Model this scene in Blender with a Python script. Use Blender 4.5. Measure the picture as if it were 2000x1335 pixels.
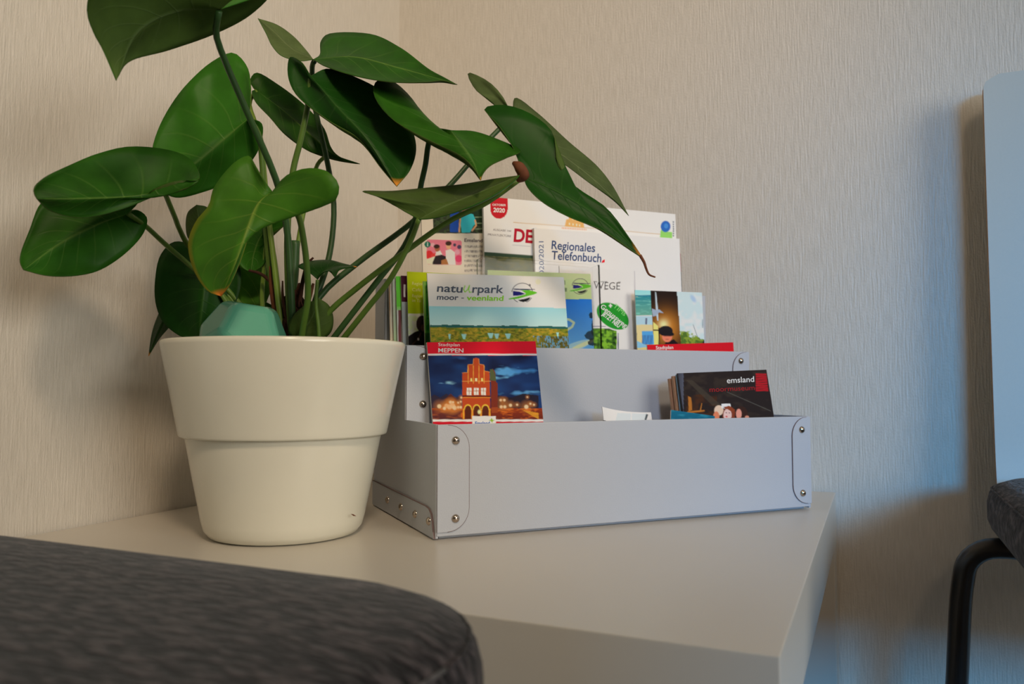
import bpy, bmesh, math, random
import numpy as np
from mathutils import Vector, Matrix

# ------------------------------------------------------------------ clear
for o in list(bpy.data.objects):
    bpy.data.objects.remove(o, do_unlink=True)
scene = bpy.context.scene
COL = scene.collection
rng = random.Random(7)

# ------------------------------------------------------------------ camera
CAM = np.array([0.58821, -0.90952, 0.56614])
YAW, PITCH, FPX = 0.42592, 0.05098, 1550.4
cam_data = bpy.data.cameras.new('camera')
cam_data.sensor_width = 36.0
cam_data.lens = FPX / 2000.0 * 36.0
cam_data.clip_start = 0.02
cam_data.dof.use_dof = True
cam_data.dof.focus_distance = 0.63
cam_data.dof.aperture_fstop = 9.0
cam_ob = bpy.data.objects.new('camera', cam_data)
cam_ob.location = CAM
cam_ob.rotation_euler = (math.pi / 2 + PITCH, 0, YAW)
COL.objects.link(cam_ob)
scene.camera = cam_ob

# ------------------------------------------------------------------ world, window light, exposure
world = bpy.data.worlds.new('world')
scene.world = world
world.use_nodes = True
world.node_tree.nodes['Background'].inputs[0].default_value = (0.55, 0.68, 0.9, 1)
world.node_tree.nodes['Background'].inputs[1].default_value = 0.1
WIN = dict(x0=1.25, x1=2.75, z0=0.45, z1=2.10, y=-2.70)     # opening in the wall opposite
BLOCKER_X, BLOCKER_Y = 1.17, -1.50                                 # added unseen wall section, keeps daylight off the table front


def area(name, loc, size, size_y, energy, color, target, spread=math.pi):
    d = bpy.data.lights.new(name, 'AREA')
    d.shape = 'RECTANGLE'
    d.size, d.size_y = size, size_y
    d.energy, d.color = energy, color
    d.spread = spread
    ob = bpy.data.objects.new(name, d)
    ob.location = loc
    v = Vector(target) - Vector(loc)
    ob.rotation_euler = v.to_track_quat('-Z', 'Y').to_euler()
    COL.objects.link(ob)
    return ob


# overcast sky patch outside the window, plus added fills: side area, warm corner spot
area('window_daylight', (2.86, -4.70, 1.62), 1.2, 0.7, 175.0, (0.03, 0.45, 1.0), (0.7, 0.0, 0.6))
area('side_fill_light', (3.15, -1.30, 1.3), 2.0, 1.2, 62.0, (1.0, 0.945, 0.84), (0.0, -0.65, 0.9))  # added soft fill from the right, not a known window
sp = bpy.data.lights.new('corner_fill_spot', 'SPOT')  # added warm fill that brightens the corner, no lamp known there
sp.energy, sp.color, sp.spot_size, sp.spot_blend, sp.shadow_soft_size = 52.0, (1.0, 0.76, 0.53), math.radians(46), 1.0, 0.12
sp_ob = bpy.data.objects.new('corner_fill_spot', sp)
sp_ob.location = (1.08, -1.38, 1.75)
sp_ob.rotation_euler = (Vector((0.03, -0.06, 0.72)) - Vector((1.08, -1.38, 1.75))).to_track_quat('-Z', 'Y').to_euler()
COL.objects.link(sp_ob)
vs = scene.view_settings
vs.view_transform = 'Standard'
vs.look = 'None'
vs.exposure = 0.0
vs.gamma = 1.0
vs.use_curve_mapping = False

# ------------------------------------------------------------------ picture <-> place helpers
_fw = np.array([-math.sin(YAW) * math.cos(PITCH), math.cos(YAW) * math.cos(PITCH), math.sin(PITCH)])
_rt = np.array([math.cos(YAW), math.sin(YAW), 0.0])
_up = np.cross(_rt, _fw)


def ray(px, py):
    return _fw + _rt * ((px - 1000.0) / FPX) - _up * ((py - 667.5) / FPX)


def P3(px, py, d):
    """point of the place seen at a picture position, d metres in front of the camera"""
    return CAM + ray(px, py) * d


def project(P):
    d = np.asarray(P, float) - CAM
    z = d @ _fw
    return 1000.0 + FPX * (d @ _rt) / z, 667.5 - FPX * (d @ _up) / z


def nrm(v):
    v = np.asarray(v, float)
    return v / np.linalg.norm(v)


# ------------------------------------------------------------------ colours and materials
LIT = 0.60


def s2l(c):
    c = np.asarray(c, float) / 255.0
    return np.where(c <= 0.04045, c / 12.92, ((c + 0.055) / 1.055) ** 2.4)


def C(r, g, b):
    """displayed colour -> surface colour under the room's light"""
    return np.clip(s2l((r, g, b)) / LIT, 0.0, 0.9)


MATS = {}


def new_mat(name):
    m = bpy.data.materials.new(name)
    m.use_nodes = True
    nt = m.node_tree
    b = nt.nodes['Principled BSDF']
    MATS[name] = m
    return m, nt, b


def link(nt, a, b):
    nt.links.new(a, b)


def simple(name, col, rough=0.5, spec=0.5, metal=0.0, noise=0.0, nscale=60.0, bump=0.0, bscale=200.0, coat=0.0):
    m, nt, b = new_mat(name)
    b.inputs['Base Color'].default_value = (*col, 1)
    b.inputs['Roughness'].default_value = rough
    b.inputs['Specular IOR Level'].default_value = spec
    b.inputs['Metallic'].default_value = metal
    b.inputs['Coat Weight'].default_value = coat
    tc = nt.nodes.new('ShaderNodeTexCoord')
    if noise > 0:
        n = nt.nodes.new('ShaderNodeTexNoise')
        n.inputs['Scale'].default_value = nscale
        n.inputs['Detail'].default_value = 4
        link(nt, tc.outputs['Object'], n.inputs['Vector'])
        r = nt.nodes.new('ShaderNodeMapRange')
        r.inputs[3].default_value = 1 - noise
        r.inputs[4].default_value = 1 + noise
        link(nt, n.outputs['Fac'], r.inputs[0])
        mx = nt.nodes.new('ShaderNodeVectorMath')
        mx.operation = 'SCALE'
        mx.inputs[0].default_value = col
        link(nt, r.outputs[0], mx.inputs['Scale'])
        link(nt, mx.outputs[0], b.inputs['Base Color'])
    if bump > 0:
        n2 = nt.nodes.new('ShaderNodeTexNoise')
        n2.inputs['Scale'].default_value = bscale
        n2.inputs['Detail'].default_value = 3
        link(nt, tc.outputs['Object'], n2.inputs['Vector'])
        bp = nt.nodes.new('ShaderNodeBump')
        bp.inputs['Strength'].default_value = bump
        bp.inputs['Distance'].default_value = 0.001
        link(nt, n2.outputs['Fac'], bp.inputs['Height'])
        link(nt, bp.outputs['Normal'], b.inputs['Normal'])
    return m


def wallpaper():
    m, nt, b = new_mat('wallpaper')
    b.inputs['Roughness'].default_value = 0.38
    b.inputs['Specular IOR Level'].default_value = 0.5
    tc = nt.nodes.new('ShaderNodeTexCoord')
    sep = nt.nodes.new('ShaderNodeSeparateXYZ')
    link(nt, tc.outputs['Object'], sep.inputs[0])
    ad = nt.nodes.new('ShaderNodeMath'); ad.operation = 'ADD'
    link(nt, sep.outputs[0], ad.inputs[0]); link(nt, sep.outputs[1], ad.inputs[1])

    def stripes(sh, sv, detail):
        mh = nt.nodes.new('ShaderNodeMath'); mh.operation = 'MULTIPLY'; mh.inputs[1].default_value = sh
        mv = nt.nodes.new('ShaderNodeMath'); mv.operation = 'MULTIPLY'; mv.inputs[1].default_value = sv
        link(nt, ad.outputs[0], mh.inputs[0]); link(nt, sep.outputs[2], mv.inputs[0])
        cb = nt.nodes.new('ShaderNodeCombineXYZ')
        link(nt, mh.outputs[0], cb.inputs[0]); link(nt, mv.outputs[0], cb.inputs[1])
        n = nt.nodes.new('ShaderNodeTexNoise')
        n.inputs['Scale'].default_value = 1.0
        n.inputs['Detail'].default_value = detail
        link(nt, cb.outputs[0], n.inputs['Vector'])
        return n.outputs['Fac']
    s1 = stripes(620, 42, 2)
    s2 = stripes(800, 420, 2)
    mix = nt.nodes.new('ShaderNodeMath'); mix.operation = 'MULTIPLY_ADD'
    mix.inputs[1].default_value = 0.45
    link(nt, s2, mix.inputs[0]); link(nt, s1, mix.inputs[2])
    bp = nt.nodes.new('ShaderNodeBump')
    bp.inputs['Strength'].default_value = 0.6
    bp.inputs['Distance'].default_value = 0.0012
    link(nt, mix.outputs[0], bp.inputs['Height'])
    link(nt, bp.outputs['Normal'], b.inputs['Normal'])
    cr = nt.nodes.new('ShaderNodeValToRGB')
    cr.color_ramp.elements[0].position = 0.35
    cr.color_ramp.elements[0].color = (0.64, 0.60, 0.53, 1)
    cr.color_ramp.elements[1].position = 0.75
    cr.color_ramp.elements[1].color = (0.72, 0.675, 0.605, 1)
    link(nt, s1, cr.inputs[0])
    link(nt, cr.outputs[0], b.inputs['Base Color'])
    return m


def fabric():
    m, nt, b = new_mat('charcoal_fabric')
    b.inputs['Roughness'].default_value = 0.95
    b.inputs['Specular IOR Level'].default_value = 0.15
    b.inputs['Sheen Weight'].default_value = 0.15
    tc = nt.nodes.new('ShaderNodeTexCoord')
    mp = nt.nodes.new('ShaderNodeMapping')
    mp.inputs['Scale'].default_value = (95, 300, 160)
    mp.inputs['Rotation'].default_value = (0, 0, math.radians(24))
    link(nt, tc.outputs['Object'], mp.inputs[0])
    n = nt.nodes.new('ShaderNodeTexNoise'); n.inputs['Scale'].default_value = 1.0; n.inputs['Detail'].default_value = 4
    link(nt, mp.outputs[0], n.inputs['Vector'])
    cr = nt.nodes.new('ShaderNodeValToRGB')
    els = cr.color_ramp.elements
    els[0].position = 0.36; els[0].color = (0.004, 0.004, 0.005, 1)
    els[1].position = 0.66; els[1].color = (0.085, 0.070, 0.074, 1)
    e = els.new(0.48); e.color = (0.014, 0.012, 0.014, 1)
    link(nt, n.outputs['Fac'], cr.inputs[0])
    link(nt, cr.outputs[0], b.inputs['Base Color'])
    bp = nt.nodes.new('ShaderNodeBump'); bp.inputs['Strength'].default_value = 0.9; bp.inputs['Distance'].default_value = 0.002
    link(nt, n.outputs['Fac'], bp.inputs['Height']); link(nt, bp.outputs['Normal'], b.inputs['Normal'])
    return m


def leaf_mat(name, base, vein, under=False, tip=None, margin=None):
    m, nt, b = new_mat(name)
    b.inputs['Roughness'].default_value = 0.6 if under else 0.45
    b.inputs['Specular IOR Level'].default_value = 0.16
    uv = nt.nodes.new('ShaderNodeUVMap'); uv.uv_map = 'leaf'
    sep = nt.nodes.new('ShaderNodeSeparateXYZ'); link(nt, uv.outputs[0], sep.inputs[0])

    def M(op, a, bb=None, c=None):
        n = nt.nodes.new('ShaderNodeMath'); n.operation = op
        for i, v in enumerate((a, bb, c)):
            if v is None:
                continue
            if isinstance(v, (int, float)):
                n.inputs[i].default_value = v
            else:
                link(nt, v, n.inputs[i])
        return n.outputs[0]
    s = M('MULTIPLY', M('ABSOLUTE', M('SUBTRACT', sep.outputs[0], 0.5)), 2.0)
    t = sep.outputs[1]
    rib = M('SUBTRACT', 1.0, M('SMOOTH_MIN', M('DIVIDE', s, 0.045), 1.0, 0.2))
    ph = M('SUBTRACT', M('MULTIPLY', t, 8.0), M('MULTIPLY', M('POWER', s, 0.8), 2.6))
    fr = M('ABSOLUTE', M('SUBTRACT', M('FRACT', ph), 0.5))
    vn = M('MAXIMUM', M('SUBTRACT', 1.0, M('DIVIDE', fr, 0.07)), 0.0)
    vn = M('MULTIPLY', vn, M('SUBTRACT', 1.0, s))
    mask = M('MINIMUM', M('ADD', M('MULTIPLY', M('MAXIMUM', rib, 0.0), 0.8), M('MULTIPLY', vn, 0.38)), 1.0)
    tc = nt.nodes.new('ShaderNodeTexCoord')
    nz = nt.nodes.new('ShaderNodeTexNoise'); nz.inputs['Scale'].default_value = 55; nz.inputs['Detail'].default_value = 5
    link(nt, tc.outputs['Object'], nz.inputs['Vector'])
    oi = nt.nodes.new('ShaderNodeObjectInfo')
    val = M('ADD', M('MULTIPLY', nz.outputs['Fac'], 0.9), M('MULTIPLY_ADD', oi.outputs['Random'], 0.5, 0.3))
    sc = nt.nodes.new('ShaderNodeVectorMath'); sc.operation = 'SCALE'
    sc.inputs[0].default_value = base
    link(nt, val, sc.inputs['Scale'])
    mx = nt.nodes.new('ShaderNodeMix'); mx.data_type = 'RGBA'
    link(nt, mask, mx.inputs[0]); link(nt, sc.outputs[0], mx.inputs[6]); mx.inputs[7].default_value = (*vein, 1)
    out = mx.outputs[2]
    for which, col in (('tip', tip), ('margin', margin)):
        if col is None:
            continue
        if which == 'tip':
            f = M('MINIMUM', M('MAXIMUM', M('DIVIDE', M('SUBTRACT', t, 0.93), 0.045), 0.0), 1.0)
        else:
            f = M('MULTIPLY', M('MINIMUM', M('MAXIMUM', M('DIVIDE', M('SUBTRACT', s, 0.90), 0.1), 0.0), 1.0), M('MINIMUM', M('MAXIMUM', M('MULTIPLY', M('SUBTRACT', t, 0.45), 3.0), 0.0), 1.0))
        k = nt.nodes.new('ShaderNodeMix'); k.data_type = 'RGBA'
        link(nt, f, k.inputs[0]); link(nt, out, k.inputs[6]); k.inputs[7].default_value = (*col, 1)
        out = k.outputs[2]
    link(nt, out, b.inputs['Base Color'])
    bp = nt.nodes.new('ShaderNodeBump'); bp.inputs['Strength'].default_value = 0.35; bp.inputs['Distance'].default_value = 0.0015
    link(nt, mask, bp.inputs['Height']); link(nt, bp.outputs['Normal'], b.inputs['Normal'])
    tr = nt.nodes.new('ShaderNodeBsdfTranslucent')
    link(nt, out, tr.inputs['Color'])
    ms = nt.nodes.new('ShaderNodeMixShader'); ms.inputs[0].default_value = 0.16
    link(nt, b.outputs[0], ms.inputs[1]); link(nt, tr.outputs[0], ms.inputs[2])
    link(nt, ms.outputs[0], nt.nodes['Material Output'].inputs['Surface'])
    return m


def print_mat():
    m, nt, b = new_mat('printed_paper')
    a = nt.nodes.new('ShaderNodeAttribute'); a.attribute_name = 'ink'
    link(nt, a.outputs['Color'], b.inputs['Base Color'])
    b.inputs['Roughness'].default_value = 0.5
    b.inputs['Specular IOR Level'].default_value = 0.06
    return m


wallpaper()
fabric()
simple('white_lacquer', (0.66, 0.62, 0.55), 0.30, 0.5, noise=0.02, nscale=8)
simple('cream_glaze', (0.80, 0.78, 0.66), 0.22, 0.5, noise=0.03, nscale=25, bump=0.05, bscale=40)
simple('white_board', (0.50, 0.535, 0.60), 0.42, 0.4, bump=0.12, bscale=900)
simple('board_edge', (0.22, 0.16, 0.16), 0.8, 0.2)
simple('rivet_metal', (0.50, 0.42, 0.35), 0.16, 0.5, metal=1.0)
simple('paper_edge', (0.72, 0.70, 0.66), 0.7, 0.2, noise=0.08, nscale=400)
simple('brown_paper', tuple(C(150, 118, 95)), 0.7, 0.2, noise=0.1, nscale=300)
simple('blue_paper', tuple(C(120, 150, 175)), 0.6, 0.2)
simple('dark_paper', tuple(C(30, 26, 28)), 0.5, 0.3)
simple('stem_green', (0.085, 0.165, 0.022), 0.45, 0.4, noise=0.35, nscale=40)
simple('stem_dark', (0.030, 0.085, 0.020), 0.45, 0.4, noise=0.35, nscale=40)
simple('stem_lime', (0.16, 0.27, 0.035), 0.45, 0.4, noise=0.25, nscale=40)
simple('root_brown', (0.050, 0.020, 0.012), 0.9, 0.2, noise=0.5, nscale=150, bump=0.6, bscale=200)
simple('husk_brown', (0.16, 0.055, 0.025), 0.7, 0.2, noise=0.4, nscale=150)
simple('soil', (0.018, 0.012, 0.008), 1.0, 0.1, noise=0.5, nscale=200, bump=1.0, bscale=300)
simple('teal_ceramic', (0.105, 0.37, 0.255), 0.16, 0.5, noise=0.05, nscale=20)
simple('laminate_grey', (0.52, 0.57, 0.56), 0.38, 0.5, noise=0.03, nscale=500)
simple('plywood_edge', (0.36, 0.20, 0.09), 0.6, 0.3, noise=0.2, nscale=300)
simple('dark_steel', (0.055, 0.052, 0.05), 0.28, 0.5, metal=0.75)
simple('glide_plastic', (0.02, 0.02, 0.02), 0.6, 0.3)
simple('floor_carpet', (0.10, 0.075, 0.055), 0.9, 0.2, noise=0.25, nscale=300)
simple('ceiling_paint', (0.55, 0.48, 0.40), 0.9, 0.2, noise=0.01)
simple('room_paint', (0.36, 0.29, 0.22), 0.8, 0.2, noise=0.02)
simple('window_paint', (0.8, 0.8, 0.78), 0.5, 0.4, noise=0.01)
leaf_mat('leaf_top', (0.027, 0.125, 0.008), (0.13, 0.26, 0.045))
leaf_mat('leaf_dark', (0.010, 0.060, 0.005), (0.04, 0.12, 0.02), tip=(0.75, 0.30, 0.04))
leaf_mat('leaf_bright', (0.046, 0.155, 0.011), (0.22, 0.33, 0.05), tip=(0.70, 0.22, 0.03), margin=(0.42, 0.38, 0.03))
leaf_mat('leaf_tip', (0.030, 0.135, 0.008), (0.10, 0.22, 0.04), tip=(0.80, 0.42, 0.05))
leaf_mat('leaf_under', (0.062, 0.112, 0.020), (0.12, 0.19, 0.06), under=True)
leaf_mat('leaf_pale', (0.10, 0.15, 0.05), (0.20, 0.26, 0.11), under=True)
print_mat()
m, nt, b = new_mat('clear_acrylic')
b.inputs['Base Color'].default_value = (0.97, 0.97, 0.97, 1)
b.inputs['Roughness'].default_value = 0.03
b.inputs['Transmission Weight'].default_value = 1.0
b.inputs['IOR'].default_value = 1.14


def ink(name, rgb):
    k = 'ink_' + name
    if k not in MATS:
        simple(k, tuple(C(*rgb)), 0.5, 0.06)
    return MATS[k]


# ------------------------------------------------------------------ object helpers
def mesh_obj(name, verts, faces, mats, parent=None, smooth=False, fmats=None):
    me = bpy.data.meshes.new(name)
    me.from_pydata([tuple(v) for v in verts], [], [tuple(f) for f in faces])
    if isinstance(mats, str):
        mats = [mats]
    for k in mats:
        me.materials.append(MATS[k])
    if fmats is not None:
        me.polygons.foreach_set('material_index', fmats)
    if smooth:
        me.polygons.foreach_set('use_smooth', [True] * len(me.polygons))
    me.update()
    o = bpy.data.objects.new(name, me)
    COL.objects.link(o)
    if parent is not None:
        o.parent = parent
    return o


def bm_obj(name, bm, mats, parent=None, smooth=False):
    me = bpy.data.meshes.new(name)
    bmesh.ops.recalc_face_normals(bm, faces=bm.faces)
    bm.to_mesh(me)
    bm.free()
    for k in ([mats] if isinstance(mats, str) else mats):
        me.materials.append(MATS[k])
    if smooth:
        me.polygons.foreach_set('use_smooth', [True] * len(me.polygons))
    o = bpy.data.objects.new(name, me)
    COL.objects.link(o)
    if parent is not None:
        o.parent = parent
    return o


def empty(name, loc=(0, 0, 0)):
    o = bpy.data.objects.new(name, None)
    o.empty_display_size = 0.05
    o.location = loc
    COL.objects.link(o)
    return o


def tag(o, label, cat, group=None):
    o['label'] = label
    o['category'] = cat
    if group:
        o['group'] = group
    return o


def box_bm(bm, lo, hi, M=None, bev=0.0):
    r = bmesh.ops.create_cube(bm, size=1.0)
    vs_ = r['verts']
    for v in vs_:
        v.co = Vector([lo[i] + (v.co[i] + 0.5) * (hi[i] - lo[i]) for i in range(3)])
    if bev > 0:
        es = list({e for v in vs_ for e in v.link_edges})
        rr = bmesh.ops.bevel(bm, geom=es, offset=bev, segments=2, affect='EDGES', profile=0.6)
        vs_ = list({v for f in rr['faces'] for v in f.verts} | {v for v in vs_ if v.is_valid})
    if M is not None:
        bmesh.ops.transform(bm, matrix=M, verts=[v for v in bm.verts])
    return bm


def box_obj(name, lo, hi, mat, parent=None, bev=0.0, M=None):
    return bm_obj(name, box_bm(bmesh.new(), lo, hi, M, bev), mat, parent)


def catmull(pts, n):
    """smooth curve through pts, n samples, spaced by chord length"""
    p = np.asarray(pts, float)
    if len(p) == 2:
        return p[0] + (p[1] - p[0]) * np.linspace(0, 1, n)[:, None]
    d = np.sqrt(np.maximum(np.linalg.norm(np.diff(p, axis=0), axis=1), 1e-9))
    t = np.concatenate([[0], np.cumsum(d)])
    m_ = np.zeros_like(p)
    m_[1:-1] = ((p[2:] - p[1:-1]) / (t[2:] - t[1:-1])[:, None] * (t[1:-1] - t[:-2])[:, None]
                + (p[1:-1] - p[:-2]) / (t[1:-1] - t[:-2])[:, None] * (t[2:] - t[1:-1])[:, None]) / (t[2:] - t[:-2])[:, None]
    m_[0] = (p[1] - p[0]) / (t[1] - t[0])
    m_[-1] = (p[-1] - p[-2]) / (t[-1] - t[-2])
    out = []
    for T in np.linspace(0, t[-1], n):
        i = min(max(np.searchsorted(t, T) - 1, 0), len(p) - 2)
        h = t[i + 1] - t[i]
        s = (T - t[i]) / h
        out.append((2 * s**3 - 3 * s**2 + 1) * p[i] + (s**3 - 2 * s**2 + s) * h * m_[i]
                   + (-2 * s**3 + 3 * s**2) * p[i + 1] + (s**3 - s**2) * h * m_[i + 1])
    return np.array(out)


def tube(name, pts, radii, mat, parent=None, n=24, sides=10, smooth_curve=True):
    c = catmull(pts, n) if smooth_curve else np.asarray(pts, float)
    n = len(c)
    if isinstance(radii, (int, float)):
        radii = [radii, radii]
    rr = np.interp(np.linspace(0, 1, n), np.linspace(0, 1, len(radii)), radii)
    verts, faces = [], []
    prev = None
    for i in range(n):
        t = nrm(c[min(i + 1, n - 1)] - c[max(i - 1, 0)])
        if prev is None:
            a = np.array([0, 0, 1.0]) if abs(t[2]) < 0.9 else np.array([1.0, 0, 0])
            u = nrm(np.cross(t, a))
        else:
            u = nrm(prev - t * (prev @ t))
        w = np.cross(t, u)
        prev = u
        for k in range(sides):
            an = 2 * math.pi * k / sides
            verts.append(c[i] + rr[i] * (math.cos(an) * u + math.sin(an) * w))
    for i in range(n - 1):
        for k in range(sides):
            a, b_ = i * sides + k, i * sides + (k + 1) % sides
            faces.append((a, b_, b_ + sides, a + sides))
    faces.append(tuple(range(sides - 1, -1, -1)))
    faces.append(tuple(range((n - 1) * sides, n * sides)))
    return mesh_obj(name, verts, faces, mat, parent, smooth=True)


def lathe(name, prof, mat, center, parent=None, seg=96):
    verts, faces = [], []
    for r, z in prof:
        for k in range(seg):
            a = 2 * math.pi * k / seg
            verts.append((center[0] + r * math.cos(a), center[1] + r * math.sin(a), z))
    for i in range(len(prof) - 1):
        for k in range(seg):
            a, b_ = i * seg + k, i * seg + (k + 1) % seg
            faces.append((a, b_, b_ + seg, a + seg))
    faces.append(tuple(range(seg - 1, -1, -1)))
    faces.append(tuple(range((len(prof) - 1) * seg, len(prof) * seg)))
    return mesh_obj(name, verts, faces, mat, parent, smooth=True)


# ------------------------------------------------------------------ the room
TT = 0.45            # table top height
YB = 0.008           # right wall plane
H = 2.5


def structure(o):
    o['kind'] = 'structure'
    return o


structure(box_obj('floor', (-0.1, -2.9, -0.1), (3.3, 0.11, 0.0), 'floor_carpet'))
structure(box_obj('ceiling', (-0.1, -2.9, H), (3.3, 0.11, H + 0.1), 'ceiling_paint'))
structure(box_obj('wall_left', (-0.1, -2.9, 0), (0.0, YB, H), 'wallpaper'))
structure(box_obj('wall_back', (-0.1, YB, 0), (3.3, YB + 0.1, H), 'wallpaper'))
structure(box_obj('wall_right', (3.2, -2.9, 0), (3.3, YB, H), 'room_paint'))
bm = bmesh.new()
y0, y1 = -2.9, WIN['y']
for lo, hi in (((0.0, y0, 0), (WIN['x0'], y1, H)), ((WIN['x1'], y0, 0), (3.2, y1, H)),
               ((WIN['x0'], y0, 0), (WIN['x1'], y1, WIN['z0'])), ((WIN['x0'], y0, WIN['z1']), (WIN['x1'], y1, H))):
    box_bm(bm, lo, hi)
structure(bm_obj('wall_front', bm, 'room_paint'))
w2 = structure(empty('side_fill_frame', (3.19, -1.3, 0.7)))  # unseen frame added around the side fill light
for lo, hi in (((-0.03, -1.06, 0), (0, -1.01, 1.2)), ((-0.03, 1.01, 0), (0, 1.06, 1.2)), ((-0.03, -1.01, -0.05), (0, 1.01, 0)), ((-0.03, -1.01, 1.2), (0, 1.01, 1.25))):
    box_obj('window_frame', lo, hi, 'window_paint', w2)
structure(box_obj('light_blocker_wall', (0.0, BLOCKER_Y - 0.12, 0), (BLOCKER_X, BLOCKER_Y, H), 'room_paint'))  # added behind the camera to block daylight from the left part
wn = structure(empty('window_1', (2.0, -2.85, WIN['z0'])))
box_obj('light_cutoff_panel', (-0.749, 0.06, 0.84), (0.749, 0.064, 1.649), 'window_paint', wn)  # unseen panel added to cut daylight off the upper wall
for lo, hi in (((-0.75, 0, 0), (-0.70, 0.05, 1.65)), ((0.70, 0, 0), (0.75, 0.05, 1.65)), ((-0.70, 0, 0), (0.70, 0.05, 0.05)),
               ((-0.70, 0, 1.60), (0.70, 0.05, 1.65))):
    box_obj('window_frame', lo, hi, 'window_paint', wn)

# ------------------------------------------------------------------ table
tab = empty('side_table', (0.278, -0.272, 0))
tx0, tx1, ty0, ty1 = 0.003, 0.550, -0.550, 0.004
o_ = Vector((0.278, -0.272, 0))
box_obj('table_top', (tx0 - o_.x, ty0 - o_.y, TT - 0.05), (tx1 - o_.x, ty1 - o_.y, TT), 'white_lacquer', tab, bev=0.0008)
for lx in (tx0, tx1 - 0.05):
    for ly in (ty0, ty1 - 0.05):
        box_obj('leg', (lx - o_.x, ly - o_.y, 0), (lx - o_.x + 0.05, ly - o_.y + 0.05, TT - 0.05), 'white_lacquer', tab, bev=0.0008)
tag(tab, 'square white lacquered side table pushed into the corner of the room', 'table')


# ------------------------------------------------------------------ chairs
def rounded_rect(hx, hy, r, n=8):
    pts = []
    for cx, cy, a0 in ((hx - r, hy - r, 0), (-hx + r, hy - r, 90), (-hx + r, -hy + r, 180), (hx - r, -hy + r, 270)):
        for k in range(n + 1):
            a = math.radians(a0 + 90 * k / n)
            pts.append((cx + r * math.cos(a), cy + r * math.sin(a)))
    return pts


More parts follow.
